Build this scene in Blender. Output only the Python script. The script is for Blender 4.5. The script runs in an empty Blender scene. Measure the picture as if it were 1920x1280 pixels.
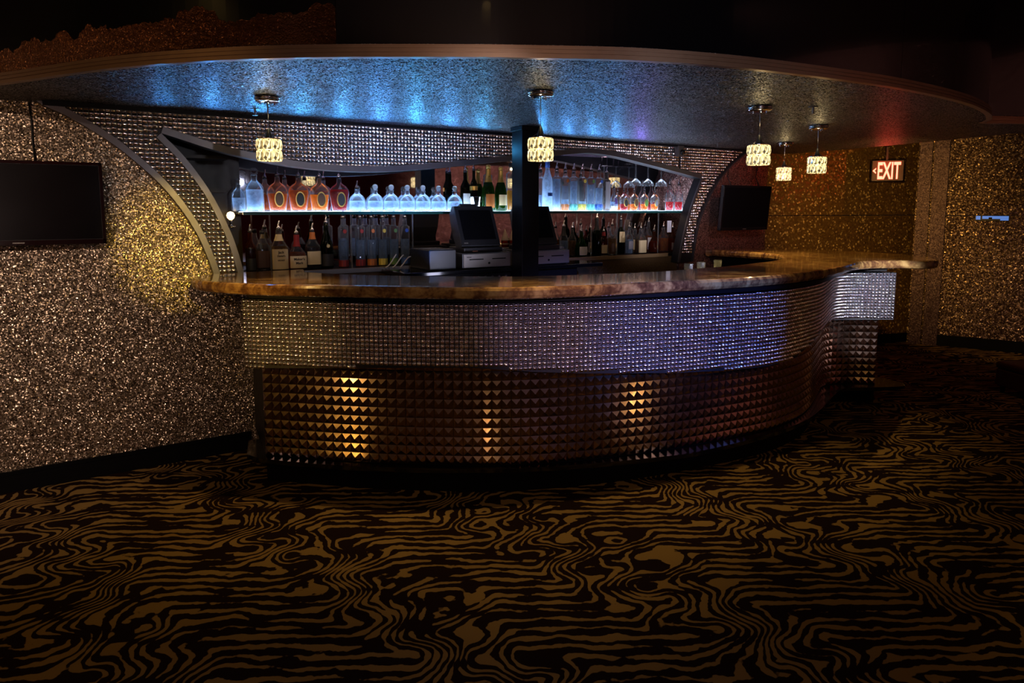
import bpy, bmesh, math, random
from mathutils import Vector, Matrix
random.seed(7)
S = bpy.context.scene
C = S.collection
R = math.radians
PI = math.pi

# ------------------------------------------------------------------ camera
F, PX, PY, H = 1250.0, 960.0, 528.0, 1.5          # focal length and principal point in 1920x1280 pixels, eye height in m
PITCH = math.atan(0.1096)
cp, sp = math.cos(PITCH), math.sin(PITCH)
cam = bpy.data.cameras.new('camera')
cam.sensor_width = 36.0
cam.lens = F / 1920.0 * 36.0
cam.shift_y = -(640.0 - PY) / 1920.0
cam.clip_start = 0.05
camo = bpy.data.objects.new('camera', cam)
camo.location = (0, 0, H)
camo.rotation_euler = (PI / 2 - PITCH, 0, 0)
C.objects.link(camo)
S.camera = camo

# ------------------------------------------------------------------ world, exposure
w = bpy.data.worlds.new('world'); S.world = w
w.use_nodes = True
w.node_tree.nodes['Background'].inputs[0].default_value = (0.010, 0.008, 0.008, 1)
w.node_tree.nodes['Background'].inputs[1].default_value = 0.25
S.view_settings.view_transform = 'Standard'
S.view_settings.look = 'None'
S.view_settings.exposure = 0.0
S.view_settings.gamma = 1.0
S.view_settings.use_curve_mapping = False
S.cycles.caustics_refractive = False
S.cycles.caustics_reflective = False
S.cycles.sample_clamp_indirect = 4.0

# ------------------------------------------------------------------ geometry of the place
def ray(px, py):
    x = (px - PX) / F; u = -(py - PY) / F
    return Vector((x, cp + sp * u, -sp + cp * u))
def atz(px, py, z):
    r = ray(px, py); t = (z - H) / r.z
    return Vector((r.x * t, r.y * t, z))
W0 = Vector((-2.62, 3.46, 0)); WA = math.atan2(.5326, .8463)
D = Vector((math.cos(WA), math.sin(WA), 0)); N = Vector((D.y, -D.x, 0))     # along the back wall / out of it into the room
def wp(u, v, z): return W0 + D * u + N * v + Vector((0, 0, z))
def uz(px, py, v):
    r = ray(px, py); o = W0 + N * v - Vector((0, 0, H)); t = o.dot(N) / r.dot(N)
    q = r * t + Vector((0, 0, H)); d = q - W0
    return d.dot(D), q.z
def zon(P, py):                                    # height of image row py above plan point P
    k = (PY - py) / F
    return H + P[1] * (k * cp - sp) / (cp + k * sp)
def pxof(P, z):
    h = z - H
    return PX + F * P[0] / (P[1] * cp - h * sp)

# ------------------------------------------------------------------ lights (stage spots and washes of the club, plus added unseen fill spots)
def look(o, tgt):
    d = Vector(tgt) - o.location
    o.rotation_euler = d.to_track_quat('-Z', 'Y').to_euler()
def spot(name, loc, tgt, col, power, cone, blend=0.6, rad=0.03):
    l = bpy.data.lights.new(name, 'SPOT'); l.energy = power; l.color = col
    l.spot_size = R(cone); l.spot_blend = blend; l.shadow_soft_size = rad
    o = bpy.data.objects.new(name, l); o.location = loc; look(o, tgt); C.objects.link(o); return o
def point(name, loc, col, power, rad=0.04):
    l = bpy.data.lights.new(name, 'POINT'); l.energy = power; l.color = col; l.shadow_soft_size = rad
    o = bpy.data.objects.new(name, l); o.location = loc; C.objects.link(o); return o
spot('pink_wash_light', (-1.6, -0.8, 2.6), (-3.05, 3.15, .90), (1, .72, .58), 260, 44, 1.0)
spot('yellow_spot_light', (-0.2, 0.9, 1.95), (-1.93, 3.9, 1.30), (1, .66, .08), 320, 14, 1.0)
spot('yellow_bar_light', (-2.8, 0.4, 2.5), (-1.35, 3.5, .82), (1, .56, .10), 150, 20, 1.0)
spot('gold_band_fill', (-2.2, .9, 1.25), (-1.25, 3.48, .85), (1, .58, .14), 150, 17, 1.0)  # added second yellow spot, turns the band's left end gold
spot('warm_bar_light', (0.2, -1.8, 2.45), (0.1, 3.5, .6), (1, .76, .70), 42, 40, 1.0)
spot('blue_bar_light', (2.6, -0.6, 2.6), (1.0, 3.70, .85), (.09, .22, 1), 1300, 17, .8)
spot('violet_bar_light', (1.3, -1.8, 2.5), (.5, 3.5, .85), (.80, .58, 1), 800, 15, 1.0)
spot('white_bar_end_light', (3.2, .2, 2.5), (2.72, 5.0, .78), (.82, .84, 1), 2600, 9, .5)
spot('arch_sparkle_fill', (2.6, -.4, 1.9), (-.4, 4.6, 1.8), (.72, .74, 1), 36, 28, 1.0)  # unseen pair of spots added to make the arch studs sparkle
spot('arch_sparkle_fill', (-.6, -1.0, 1.9), (2.0, 6.0, 1.75), (.74, .74, 1), 60, 22, 1.0)
spot('arch_spot_fill', (.7, .9, 1.62), wp(.92, .06, 1.60), (.92, .90, 1), 45, 20, 1.0)  # three unseen spots added to brighten the dark arch studs
spot('arch_spot_fill', (.5, 1.2, 1.74), wp(1.9, .06, 1.88), (.80, .80, 1), 110, 27, 1.0)
spot('arch_spot_fill', (.6, 1.6, 1.74), wp(4.75, .06, 1.76), (.86, .82, 1), 170, 22, 1.0)
spot('well_arch_fill', wp(1.55, .62, 1.02), wp(1.25, .06, 1.86), (.78, .76, 1), 30, 96, 1.0, .05)  # unseen spots added in the bar well to light the arch from below
spot('well_arch_fill', wp(2.5, .95, 1.02), wp(2.4, .06, 1.88), (.70, .72, 1), 30, 90, 1.0, .05)
spot('well_arch_fill', wp(4.3, .95, 1.02), wp(4.5, .06, 1.86), (.80, .76, 1), 30, 96, 1.0, .05)
spot('amber_reflection_fill', (-2.4, .2, 2.0), (-1.9, 2.85, 2.25), (1, .55, .22), 26, 50, 1.0)  # added unseen spot, brightens the painted copper reflection
spot('amber_floor_light', (-2.6, 1.2, 2.9), (-2.0, 2.7, 0), (1, .60, .18), 18, 100, 1.0)
spot('amber_floor_light', (0.0, .2, 2.9), (0.0, 1.7, 0), (1, .60, .20), 8, 95, 1.0)
spot('amber_floor_light', (3.6, 1.4, 2.9), (2.9, 3.2, 0), (1, .58, .18), 15, 90, 1.0)
spot('gold_wall_light', (4.6, 2.0, 2.6), (5.3, 6.9, .30), (1, .60, .22), 150, 22, 1.0)
spot('gold_wall_light', (2.6, 4.6, 1.75), (3.75, 7.1, 1.5), (1, .56, .13), 170, 62, 1.0)
spot('ceiling_wash_fill', (0.0, -3.2, 1.2), (0.0, -1.0, 3.2), (1, .70, .60), 200, 110, 1.0)  # added unseen uplight, gives the pyramid facets a bright ceiling to reflect
spot('red_rear_light', (1.5, -2.0, 2.9), (2.5, -4.8, 1.6), (1, .12, .06), 160, 90, 1.0)
spot('pink_side_light', (3.2, 0.6, 2.9), (6.2, 2.5, 1.4), (1, .55, .50), 160, 100, 1.0)
for k in range(15):                                    # row of small LED uplights along the head of the valance
    u_ = .75 + k * .25
    if 2.85 < u_ < 3.2: continue
    spot('blue_canopy_light', wp(u_, .15, 1.92), wp(u_ + random.uniform(-.2, .2), 1.1, 2.06), (.06, random.uniform(.34, .46), 1) if u_ < 4.1 else (.26, .16, 1),
         (1.2, 3.0, 5.0, 4.5, 4.5, 5.0, 5.0, 4.5, 4.0, 3.0, 4.5, 5.5, 5.0, 3.0, 1.8)[k], 130, .8, .012)
spot('pink_tv_wall_fill', (2.1, 4.7, 1.8), wp(5.6, 0, 1.5), (1, .50, .48), 26, 60, 1.0)  # added unseen spot, lifts the wall behind the right television
spot('blue_arch_fill', (-.45, 4.05, 1.0), wp(2.2, .06, 1.95), (.10, .30, 1), 50, 80, 1.0)  # added unseen spot in the bar well, tints the arch blue
spot('well_light', (1.9, 5.4, 1.95), (2.2, 5.2, 1.1), (1, .66, .22), 60, 120, 1.0)

# ------------------------------------------------------------------ materials
def M(name):
    m = bpy.data.materials.new(name); m.use_nodes = True
    nt = m.node_tree; return m, nt, nt.nodes['Principled BSDF']
def nd(nt, t, **kw):
    n = nt.nodes.new(t)
    for k, v in kw.items(): setattr(n, k, v)
    return n
def plain(name, col, rough=.5, metal=0, spec=.5, emit=None, es=0, trans=0, ior=1.45, coat=0, alpha=1, var=0.0, vs=30.0):
    m, nt, p = M(name)
    p.inputs['Base Color'].default_value = (*col, 1); p.inputs['Roughness'].default_value = rough
    p.inputs['Metallic'].default_value = metal; p.inputs['Specular IOR Level'].default_value = spec
    p.inputs['Transmission Weight'].default_value = trans; p.inputs['IOR'].default_value = ior
    p.inputs['Coat Weight'].default_value = coat
    if emit: p.inputs['Emission Color'].default_value = (*emit, 1); p.inputs['Emission Strength'].default_value = es
    if var:
        tc = nd(nt, 'ShaderNodeTexCoord'); nz = nd(nt, 'ShaderNodeTexNoise'); nz.inputs['Scale'].default_value = vs
        nz.inputs['Detail'].default_value = 3
        mr = nd(nt, 'ShaderNodeMapRange'); mr.inputs['To Min'].default_value = max(0.02, rough - var); mr.inputs['To Max'].default_value = min(1, rough + var)
        nt.links.new(tc.outputs['Object'], nz.inputs['Vector']); nt.links.new(nz.outputs['Fac'], mr.inputs['Value'])
        nt.links.new(mr.outputs['Result'], p.inputs['Roughness'])
    return m
def glitter(name, c1, c2, scale, k=.9, rough=.3, metal=.85, dark=(.02, .015, .012), share=.35):
    """flakes: every cell of a Voronoi field tilts its own way"""
    m, nt, p = M(name)
    tc = nd(nt, 'ShaderNodeTexCoord')
    vo = nd(nt, 'ShaderNodeTexVoronoi'); vo.inputs['Scale'].default_value = scale
    nt.links.new(tc.outputs['Object'], vo.inputs['Vector'])
    sb = nd(nt, 'ShaderNodeVectorMath', operation='SUBTRACT'); sb.inputs[1].default_value = (.5, .5, .5)
    sc = nd(nt, 'ShaderNodeVectorMath', operation='SCALE'); sc.inputs['Scale'].default_value = k
    ge = nd(nt, 'ShaderNodeNewGeometry')
    ad = nd(nt, 'ShaderNodeVectorMath', operation='ADD'); no = nd(nt, 'ShaderNodeVectorMath', operation='NORMALIZE')
    nt.links.new(vo.outputs['Color'], sb.inputs[0]); nt.links.new(sb.outputs[0], sc.inputs[0])
    nt.links.new(sc.outputs[0], ad.inputs[0]); nt.links.new(ge.outputs['Normal'], ad.inputs[1])
    nt.links.new(ad.outputs[0], no.inputs[0]); nt.links.new(no.outputs[0], p.inputs['Normal'])
    wn = nd(nt, 'ShaderNodeTexWhiteNoise'); nt.links.new(vo.outputs['Color'], wn.inputs['Vector'])
    cr = nd(nt, 'ShaderNodeValToRGB')
    cr.color_ramp.elements[0].position = 0; cr.color_ramp.elements[0].color = (*dark, 1)
    cr.color_ramp.elements[1].position = 1; cr.color_ramp.elements[1].color = (*c2, 1)
    e = cr.color_ramp.elements.new(share); e.color = (*c1, 1)
    nt.links.new(wn.outputs['Value'], cr.inputs['Fac']); nt.links.new(cr.outputs['Color'], p.inputs['Base Color'])
    p.inputs['Metallic'].default_value = metal; p.inputs['Roughness'].default_value = rough
    return m
mat = {}
mat['glitter_left'] = glitter('champagne_glitter', (.30, .22, .15), (.85, .70, .52), 190, .85, .34)
mat['glitter_gold'] = glitter('gold_glitter', (.20, .115, .032), (1, .72, .30), 62, .55, .40, .6, (.16, .085, .022), .85)
mat['glitter_pink'] = glitter('rose_glitter', (.25, .13, .11), (.70, .45, .38), 190, .85, .36)
mat['glitter_brown'] = glitter('bronze_glitter', (.14, .085, .065), (.80, .58, .36), 100, .75, .38, .65, (.08, .048, .036), .8)
mat['glitter_black'] = glitter('black_glitter', (.014, .014, .015), (.40, .41, .43), 190, 2.0, .42, .7, (.008, .008, .008), .7)
mat['black'] = plain('black_paint', (.004, .004, .005), .5, spec=.15, var=.1)
mat['black_gloss'] = plain('black_gloss', (.004, .004, .005), .12, spec=.6, coat=.3, var=.05, vs=8)
mat['black_plastic'] = plain('black_plastic', (.012, .012, .014), .4, var=.08)
mat['grey_plastic'] = plain('grey_plastic', (.055, .057, .062), .45, var=.08)
mat['drawer'] = plain('brushed_grey', (.22, .20, .18), .4, .6, var=.1)
mat['screen'] = plain('dark_screen', (.003, .003, .004), .22, spec=.18, var=.04, vs=4)
mat['chrome'] = plain('chrome', (.75, .74, .76), .12, 1, var=.05)
mat['trim_metal'] = plain('brushed_trim', (.13, .12, .125), .42, .85, var=.12, vs=12)
mat['post_black'] = plain('post_black', (.004, .004, .005), .4, spec=.12, var=.08)
mat['cable'] = plain('cable_black', (.008, .008, .008), .5, var=.05)
mat['mirror'] = plain('tinted_mirror', (.62, .58, .60), .03, 1, var=.01)
mat['white_cable'] = plain('white_cable', (.55, .55, .55), .5, var=.05)
mat['paper'] = plain('white_paper', (.7, .7, .72), .8, var=.1)
mat['backing'] = plain('dark_backing', (.02, .018, .02), .5, .4, var=.1)
mat['red_dark'] = plain('dark_red_leather', (.06, .006, .006), .5, var=.1)
mat['rear_red'] = plain('dark_red_wall', (.30, .045, .03), .7, var=.1, vs=3)
mat['shelf_glass'] = plain('green_edge_glass', (.80, .93, .92), .03, trans=.9, ior=1.5, var=.01)
mat['led'] = plain('led_strip', (.8, .9, 1), .4, emit=(.52, .72, 1), es=13)
mat['glass_edge'] = plain('teal_glass_edge', (.012, .075, .070), .15, var=.04)
mat['ceiling_brown'] = plain('brown_ceiling', (.16, .11, .09), .7, var=.1)
mat['led_edge'] = plain('light_block_aluminium', (.45, .45, .47), .35, .9, var=.1)
mat['purple_ceiling'] = plain('lilac_gloss_panel', (.26, .17, .23), .16, spec=.6, var=.06)
mat['niche_dark'] = plain('dark_brown_panel', (.007, .0035, .0035), .35, spec=.2, var=.1)
mat['shelf_wood'] = plain('worn_wood_edge', (.34, .22, .10), .45, var=.1)

def studs(name, col, rough, tint=.25):
    m, nt, p = M(name)
    oi = nd(nt, 'ShaderNodeNewGeometry'); hs = nd(nt, 'ShaderNodeHueSaturation'); hs.inputs['Color'].default_value = (*col, 1)
    mr = nd(nt, 'ShaderNodeMapRange'); mr.inputs['To Min'].default_value = 1 - tint; mr.inputs['To Max'].default_value = 1 + tint
    nt.links.new(oi.outputs['Random Per Island'], mr.inputs['Value']); nt.links.new(mr.outputs['Result'], hs.inputs['Value'])
    nt.links.new(hs.outputs['Color'], p.inputs['Base Color'])
    p.inputs['Metallic'].default_value = 1; p.inputs['Roughness'].default_value = rough
    return m
mat['stud'] = studs('crystal_stud', (.88, .85, .92), .16)
mat['pyramid'] = plain('copper_bronze', (.48, .33, .26), .16, 1, var=.07, vs=25)

def marble():
    m, nt, p = M('brown_granite')
    tc = nd(nt, 'ShaderNodeTexCoord')
    mp = nd(nt, 'ShaderNodeMapping'); mp.inputs['Scale'].default_value = (1, 2.2, 1)
    nt.links.new(tc.outputs['Object'], mp.inputs['Vector'])
    a = nd(nt, 'ShaderNodeTexNoise'); a.inputs['Scale'].default_value = 7; a.inputs['Detail'].default_value = 8; a.inputs['Distortion'].default_value = 1.2
    b = nd(nt, 'ShaderNodeTexNoise'); b.inputs['Scale'].default_value = 60; b.inputs['Detail'].default_value = 4
    nt.links.new(mp.outputs[0], a.inputs['Vector']); nt.links.new(tc.outputs['Object'], b.inputs['Vector'])
    mx = nd(nt, 'ShaderNodeMath', operation='MULTIPLY_ADD'); mx.inputs[1].default_value = .35
    nt.links.new(b.outputs['Fac'], mx.inputs[0]); nt.links.new(a.outputs['Fac'], mx.inputs[2])
    cr = nd(nt, 'ShaderNodeValToRGB'); el = cr.color_ramp.elements
    el[0].position = .45; el[0].color = (.045, .016, .010, 1); el[1].position = .88; el[1].color = (.50, .31, .11, 1)
    e = el.new(.62); e.color = (.16, .075, .03, 1)
    e = el.new(.74); e.color = (.34, .19, .065, 1)
    nt.links.new(mx.outputs[0], cr.inputs['Fac']); nt.links.new(cr.outputs['Color'], p.inputs['Base Color'])
    p.inputs['Roughness'].default_value = .12; p.inputs['Coat Weight'].default_value = .6; p.inputs['Coat Roughness'].default_value = .06
    return m
mat['granite'] = marble()

def carpet():
    m, nt, p = M('tiger_stripe_carpet')
    L = nt.links.new
    def mth(op, a, b=None, c=None):
        n = nd(nt, 'ShaderNodeMath', operation=op)
        for i, x in enumerate((a, b, c)):
            if x is None: continue
            if isinstance(x, (int, float)): n.inputs[i].default_value = x
            else: L(x, n.inputs[i])
        return n.outputs[0]
    tc = nd(nt, 'ShaderNodeTexCoord')
    sx = nd(nt, 'ShaderNodeSeparateXYZ'); L(tc.outputs['Object'], sx.inputs[0])
    def noise(scale, detail=2, vec=None):
        n = nd(nt, 'ShaderNodeTexNoise'); n.inputs['Scale'].default_value = scale; n.inputs['Detail'].default_value = detail
        L(vec or tc.outputs['Object'], n.inputs['Vector']); return mth('SUBTRACT', n.outputs['Fac'], .5)
    n1, n2, n3 = noise(2.2), noise(7.5), noise(26, 1)
    q = mth('ADD', mth('MULTIPLY', mth('ADD', sx.outputs[0], sx.outputs[1]), .7071), mth('MULTIPLY', n1, .55))
    q = mth('ADD', q, mth('MULTIPLY', mth('SINE', mth('MULTIPLY', mth('SUBTRACT', sx.outputs[1], mth('MULTIPLY', sx.outputs[0], .35)), 25.0)), .028))
    qp = mth('DIVIDE', q, .82)
    fl = mth('FLOOR', qp); fr = mth('FRACT', qp)
    mr = nd(nt, 'ShaderNodeMapRange', interpolation_type='SMOOTHSTEP'); mr.inputs['From Min'].default_value = .34; mr.inputs['From Max'].default_value = 1.0
    L(fr, mr.inputs['Value'])
    G = mth('MULTIPLY', mth('ADD', fl, mr.outputs['Result']), -11.0)
    ph = mth('ADD', mth('DIVIDE', sx.outputs[1], .052), G)
    ph = mth('ADD', ph, mth('MULTIPLY', n2, 1.3)); ph = mth('ADD', ph, mth('MULTIPLY', n3, .30))
    s = mth('SINE', mth('MULTIPLY', ph, 2 * PI))
    mpv = nd(nt, 'ShaderNodeMapping'); mpv.inputs['Scale'].default_value = (5, 13, 1); L(tc.outputs['Object'], mpv.inputs['Vector'])
    thr = mth('ADD', mth('MULTIPLY', noise(1, 2, mpv.outputs[0]), 5.6), mth('MULTIPLY', noise(60, 1), .7))
    v = mth('ADD', s, thr)
    cr = nd(nt, 'ShaderNodeValToRGB'); el = cr.color_ramp.elements
    el[0].position = .565; el[0].color = (.018, .007, .005, 1); el[1].position = .615; el[1].color = (.38, .23, .075, 1)
    L(mth('MULTIPLY_ADD', v, .25, .5), cr.inputs['Fac'])
    pn = nd(nt, 'ShaderNodeTexNoise'); pn.inputs['Scale'].default_value = 260; L(tc.outputs['Object'], pn.inputs['Vector'])
    bp = nd(nt, 'ShaderNodeBump'); bp.inputs['Strength'].default_value = .35; bp.inputs['Distance'].default_value = .004
    L(pn.outputs['Fac'], bp.inputs['Height']); L(bp.outputs[0], p.inputs['Normal'])
    L(cr.outputs['Color'], p.inputs['Base Color'])
    p.inputs['Roughness'].default_value = .95; p.inputs['Specular IOR Level'].default_value = .08
    return m
mat['carpet'] = carpet()

def reflection_panel():
    """black acrylic with a ragged copper reflection painted along its foot"""
    m, nt, p = M('black_acrylic_painted_reflection')
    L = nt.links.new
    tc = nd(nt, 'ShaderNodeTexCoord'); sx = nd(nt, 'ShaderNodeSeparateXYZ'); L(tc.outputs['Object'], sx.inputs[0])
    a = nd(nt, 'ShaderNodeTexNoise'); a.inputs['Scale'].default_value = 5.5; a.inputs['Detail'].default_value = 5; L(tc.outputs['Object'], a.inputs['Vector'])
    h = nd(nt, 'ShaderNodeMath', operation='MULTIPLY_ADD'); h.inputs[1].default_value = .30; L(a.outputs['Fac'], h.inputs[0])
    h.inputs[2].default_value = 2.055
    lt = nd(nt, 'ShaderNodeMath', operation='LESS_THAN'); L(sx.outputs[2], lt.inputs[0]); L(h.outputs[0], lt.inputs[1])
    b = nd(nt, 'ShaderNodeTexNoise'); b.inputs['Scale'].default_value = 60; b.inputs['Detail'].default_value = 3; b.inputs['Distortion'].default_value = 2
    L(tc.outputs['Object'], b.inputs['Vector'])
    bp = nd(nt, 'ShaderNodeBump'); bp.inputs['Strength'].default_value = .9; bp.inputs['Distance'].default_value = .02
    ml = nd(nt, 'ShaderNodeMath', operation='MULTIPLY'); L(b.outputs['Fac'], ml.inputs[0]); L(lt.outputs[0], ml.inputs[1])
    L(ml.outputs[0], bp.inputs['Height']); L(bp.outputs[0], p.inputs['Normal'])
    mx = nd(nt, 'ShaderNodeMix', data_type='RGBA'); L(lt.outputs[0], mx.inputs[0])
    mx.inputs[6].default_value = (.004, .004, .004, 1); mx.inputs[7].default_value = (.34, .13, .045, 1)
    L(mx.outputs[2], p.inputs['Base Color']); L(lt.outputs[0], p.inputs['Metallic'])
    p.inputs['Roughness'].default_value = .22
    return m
mat['foil'] = reflection_panel()  # orange reflection painted into the panel colour as a copper patch

# ------------------------------------------------------------------ mesh helpers
def link(name, me, m=None, parent=None, smooth=False):
    o = bpy.data.objects.new(name, me); C.objects.link(o)
    if m is not None and not me.materials: me.materials.append(mat[m] if isinstance(m, str) else m)
    if smooth:
        for p in me.polygons: p.use_smooth = True
    if parent is not None: o.parent = parent
    return o
def mesh(name, vs, fs, m=None, parent=None, smooth=False):
    me = bpy.data.meshes.new(name); me.from_pydata([tuple(v) for v in vs], [], fs); me.validate(); me.update()
    return link(name, me, m, parent, smooth)
class B:
    def __init__(s): s.v = []; s.f = []
    def add(s, vs, fs, T=None):
        k = len(s.v); s.v += [T @ Vector(v) if T else Vector(v) for v in vs]; s.f += [tuple(i + k for i in f) for f in fs]; return s
    def box(s, x0, x1, y0, y1, z0, z1, T=None, b=0.0):
        if b <= 0:
            vs = [(x, y, z) for z in (z0, z1) for y in (y0, y1) for x in (x0, x1)]
            return s.add(vs, [(0, 2, 3, 1), (4, 5, 7, 6), (0, 1, 5, 4), (2, 6, 7, 3), (0, 4, 6, 2), (1, 3, 7, 5)], T)
        bm = bmesh.new(); bmesh.ops.create_cube(bm, size=1)
        for v in bm.verts: v.co = Vector(((x0 + x1) / 2 + v.co.x * (x1 - x0), (y0 + y1) / 2 + v.co.y * (y1 - y0), (z0 + z1) / 2 + v.co.z * (z1 - z0)))
        bmesh.ops.bevel(bm, geom=list(bm.edges), offset=b, segments=2, affect='EDGES', profile=.5)
        bm.verts.index_update(); vs = [v.co.copy() for v in bm.verts]; fs = [tuple(v.index for v in f.verts) for f in bm.faces]; bm.free()
        return s.add(vs, fs, T)
    def lathe(s, prof, n=20, T=None, ex=2.0, sy=1.0, a0=0.0, a1=2 * PI):
        """prof: (r, z) list; ex > 2 squares the section; sy flattens it"""
        full = abs(a1 - a0 - 2 * PI) < 1e-6; cnt = n if full else n + 1
        vs, fs = [], []
        for r, z in prof:
            for i in range(cnt):
                a = a0 + (a1 - a0) * i / n; c, q = math.cos(a), math.sin(a)
                k = (abs(c) ** ex + abs(q) ** ex) ** (-1 / ex)
                vs.append((r * k * c, r * k * q * sy, z))
        for j in range(len(prof) - 1):
            for i in range(n):
                i2 = (i + 1) % cnt if full else i + 1
                fs.append((j * cnt + i, j * cnt + i2, (j + 1) * cnt + i2, (j + 1) * cnt + i))
        return s.add(vs, fs, T)
    def tube(s, pts, r, n=8, T=None, closed=False):
        pts = [Vector(p) for p in pts]; vs, fs = [], []; m = len(pts)
        rr = r if isinstance(r, (list, tuple)) else [r] * m
        up = Vector((0, 0, 1))
        for i, p in enumerate(pts):
            a = pts[(i - 1) % m] if (closed or i) else p; b = pts[(i + 1) % m] if (closed or i < m - 1) else p
            t = (b - a).normalized(); x = t.cross(up)
            if x.length < 1e-3: x = t.cross(Vector((1, 0, 0)))
            x.normalize(); y = x.cross(t)
            for j in range(n):
                q = 2 * PI * j / n; vs.append(p + x * math.cos(q) * rr[i] + y * math.sin(q) * rr[i])
        for i in range(m if closed else m - 1):
            for j in range(n):
                fs.append((i * n + j, i * n + (j + 1) % n, ((i + 1) % m) * n + (j + 1) % n, ((i + 1) % m) * n + j))
        if not closed: fs += [tuple(range(n))[::-1], tuple((m - 1) * n + j for j in range(n))]
        return s.add(vs, fs, T)
    def prism(s, poly, z0, z1, T=None):
        """poly: plan points, counter-clockwise; n-gon caps"""
        n = len(poly); vs = [(p[0], p[1], z0) for p in poly] + [(p[0], p[1], z1) for p in poly]
        fs = [tuple(range(n))[::-1], tuple(range(n, 2 * n))] + [(i, (i + 1) % n, (i + 1) % n + n, i + n) for i in range(n)]
        return s.add(vs, fs, T)
    def obj(s, name, m=None, parent=None, smooth=False, tri=False):
        o = mesh(name, s.v, s.f, m, parent, smooth)
        bm = bmesh.new(); bm.from_mesh(o.data)
        if tri: bmesh.ops.triangulate(bm, faces=[f for f in bm.faces if len(f.verts) > 4], ngon_method='EAR_CLIP')
        bmesh.ops.recalc_face_normals(bm, faces=bm.faces); bm.to_mesh(o.data); bm.free()
        return o
    def data(s, name, m, smooth=False):
        o = s.obj(name, m, None, smooth); me = o.data; bpy.data.objects.remove(o); return me
def empty(name, loc=(0, 0, 0), rz=0.0):
    o = bpy.data.objects.new(name, None); o.location = loc; o.rotation_euler = (0, 0, rz); o.empty_display_size = .05
    C.objects.link(o); return o
def tag(o, label, cat, group=None):
    o['label'] = label; o['category'] = cat
    if group: o['group'] = group
    return o
def struct(o, label=None):
    o['kind'] = 'structure'
    if label: o['label'] = label
    return o
def catmull(pts, n=12):
    pts = [Vector((*p[:2], 0)) for p in pts]; out = []
    for i in range(len(pts) - 1):
        p0 = pts[i - 1] if i else pts[0] * 2 - pts[1]; p1, p2 = pts[i], pts[i + 1]
        p3 = pts[i + 2] if i + 2 < len(pts) else pts[-1] * 2 - pts[-2]
        for k in range(n):
            t = k / n; out.append(.5 * ((2 * p1) + (p2 - p0) * t + (2 * p0 - 5 * p1 + 4 * p2 - p3) * t * t + (3 * p1 - p0 - 3 * p2 + p3) * t ** 3))
    out.append(pts[-1]); return out
def resample(pts, step):
    L = [0.0]
    for a, b in zip(pts, pts[1:]): L.append(L[-1] + (b - a).length)
    n = max(2, round(L[-1] / step)); out = []; j = 0
    for i in range(n + 1):
        d = L[-1] * i / n
        while j < len(L) - 2 and L[j + 1] < d: j += 1
        t = (d - L[j]) / max(1e-9, L[j + 1] - L[j]); out.append(pts[j].lerp(pts[j + 1], t))
    return out
def tang(pts, i):
    a = pts[max(0, i - 1)]; b = pts[min(len(pts) - 1, i + 1)]; return (b - a).normalized()
def offset(pts, d):                                    # to the right of travel for d > 0
    out = []
    for i, p in enumerate(pts):
        t = tang(pts, i); out.append(p + Vector((t.y, -t.x, 0)) * d)
    return out
def text_mesh(s, size, m, parent=None, name='lettering', ext=.0008, sx=1.0):
    c = bpy.data.curves.new('t', 'FONT'); c.body = s; c.size = size; c.extrude = ext; c.align_x = 'CENTER'; c.align_y = 'CENTER'; c.resolution_u = 3; c.offset = size * .02
    t = bpy.data.objects.new('t', c); C.objects.link(t)
    me = bpy.data.meshes.new_from_object(t); bpy.data.objects.remove(t)
    for v in me.vertices: v.co.x *= sx
    me.materials.clear()
    return link(name, me, m, parent)
def interp(x, xs, ys):
    if x <= xs[0]: return ys[0]
    for i in range(len(xs) - 1):
        if x <= xs[i + 1]: return ys[i] + (ys[i + 1] - ys[i]) * (x - xs[i]) / (xs[i + 1] - xs[i])
    return ys[-1]

# ================================================================== THE SETTING
ZC = 2.05                                              # underside of the bar canopy
fl = B().box(-7, 7.5, -5.2, 9.0, -.05, 0).obj('floor', 'carpet'); struct(fl)
cl = B().box(-7, 7.5, -5.2, 9.0, 3.2, 3.25).obj('ceiling', 'ceiling_brown'); struct(cl)

outerL = [(68, 192), (130, 220), (200, 262), (250, 300), (300, 345), (340, 393), (370, 440), (390, 485), (400, 512)]
innerL = [(302, 250), (340, 288), (370, 325), (400, 370), (430, 430), (445, 470), (456, 508)]
wave = [(302, 250), (340, 262), (400, 281), (480, 300), (560, 314), (640, 321), (720, 322), (800, 317), (880, 309), (960, 301), (1040, 292), (1080, 288), (1110, 287.5), (1150, 293), (1200, 305), (1250, 318), (1313, 335)]
innerR = [(1313, 335), (1300, 370), (1290, 400), (1280, 440), (1272, 478)]
outerR = [(1403, 284), (1370, 312), (1345, 343), (1325, 380), (1310, 420), (1300, 478)]
VF = .06                                               # face of the fascia board
def curve_uz(pts, n=6): return [(p.x, p.y) for p in catmull([uz(*p, VF) for p in pts], n)]
OL, IL, WV, IR, OR_ = (curve_uz(c) for c in (outerL, innerL, wave, innerR, outerR))
OL = OL + [(OL[-1][0] + .012, 1.02)]; IL = IL + [(IL[-1][0] + .012, 1.02)]
IR = IR + [(IR[-1][0] - .01, 1.02)]; OR_ = OR_ + [(OR_[-1][0] - .01, 1.02)]
OL[0] = (OL[0][0], ZC); OR_[0] = (OR_[0][0], ZC)
def wall_prism(poly, v0, v1):
    """poly in wall (u, z), extruded from depth v0 to v1"""
    b = B(); n = len(poly)
    vs = [wp(u, v0, z) for u, z in poly] + [wp(u, v1, z) for u, z in poly]
    b.add(vs, [tuple(range(n)), tuple(range(n, 2 * n))[::-1]] + [(i, (i + 1) % n, (i + 1) % n + n, i + n) for i in range(n)])
    return b
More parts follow.
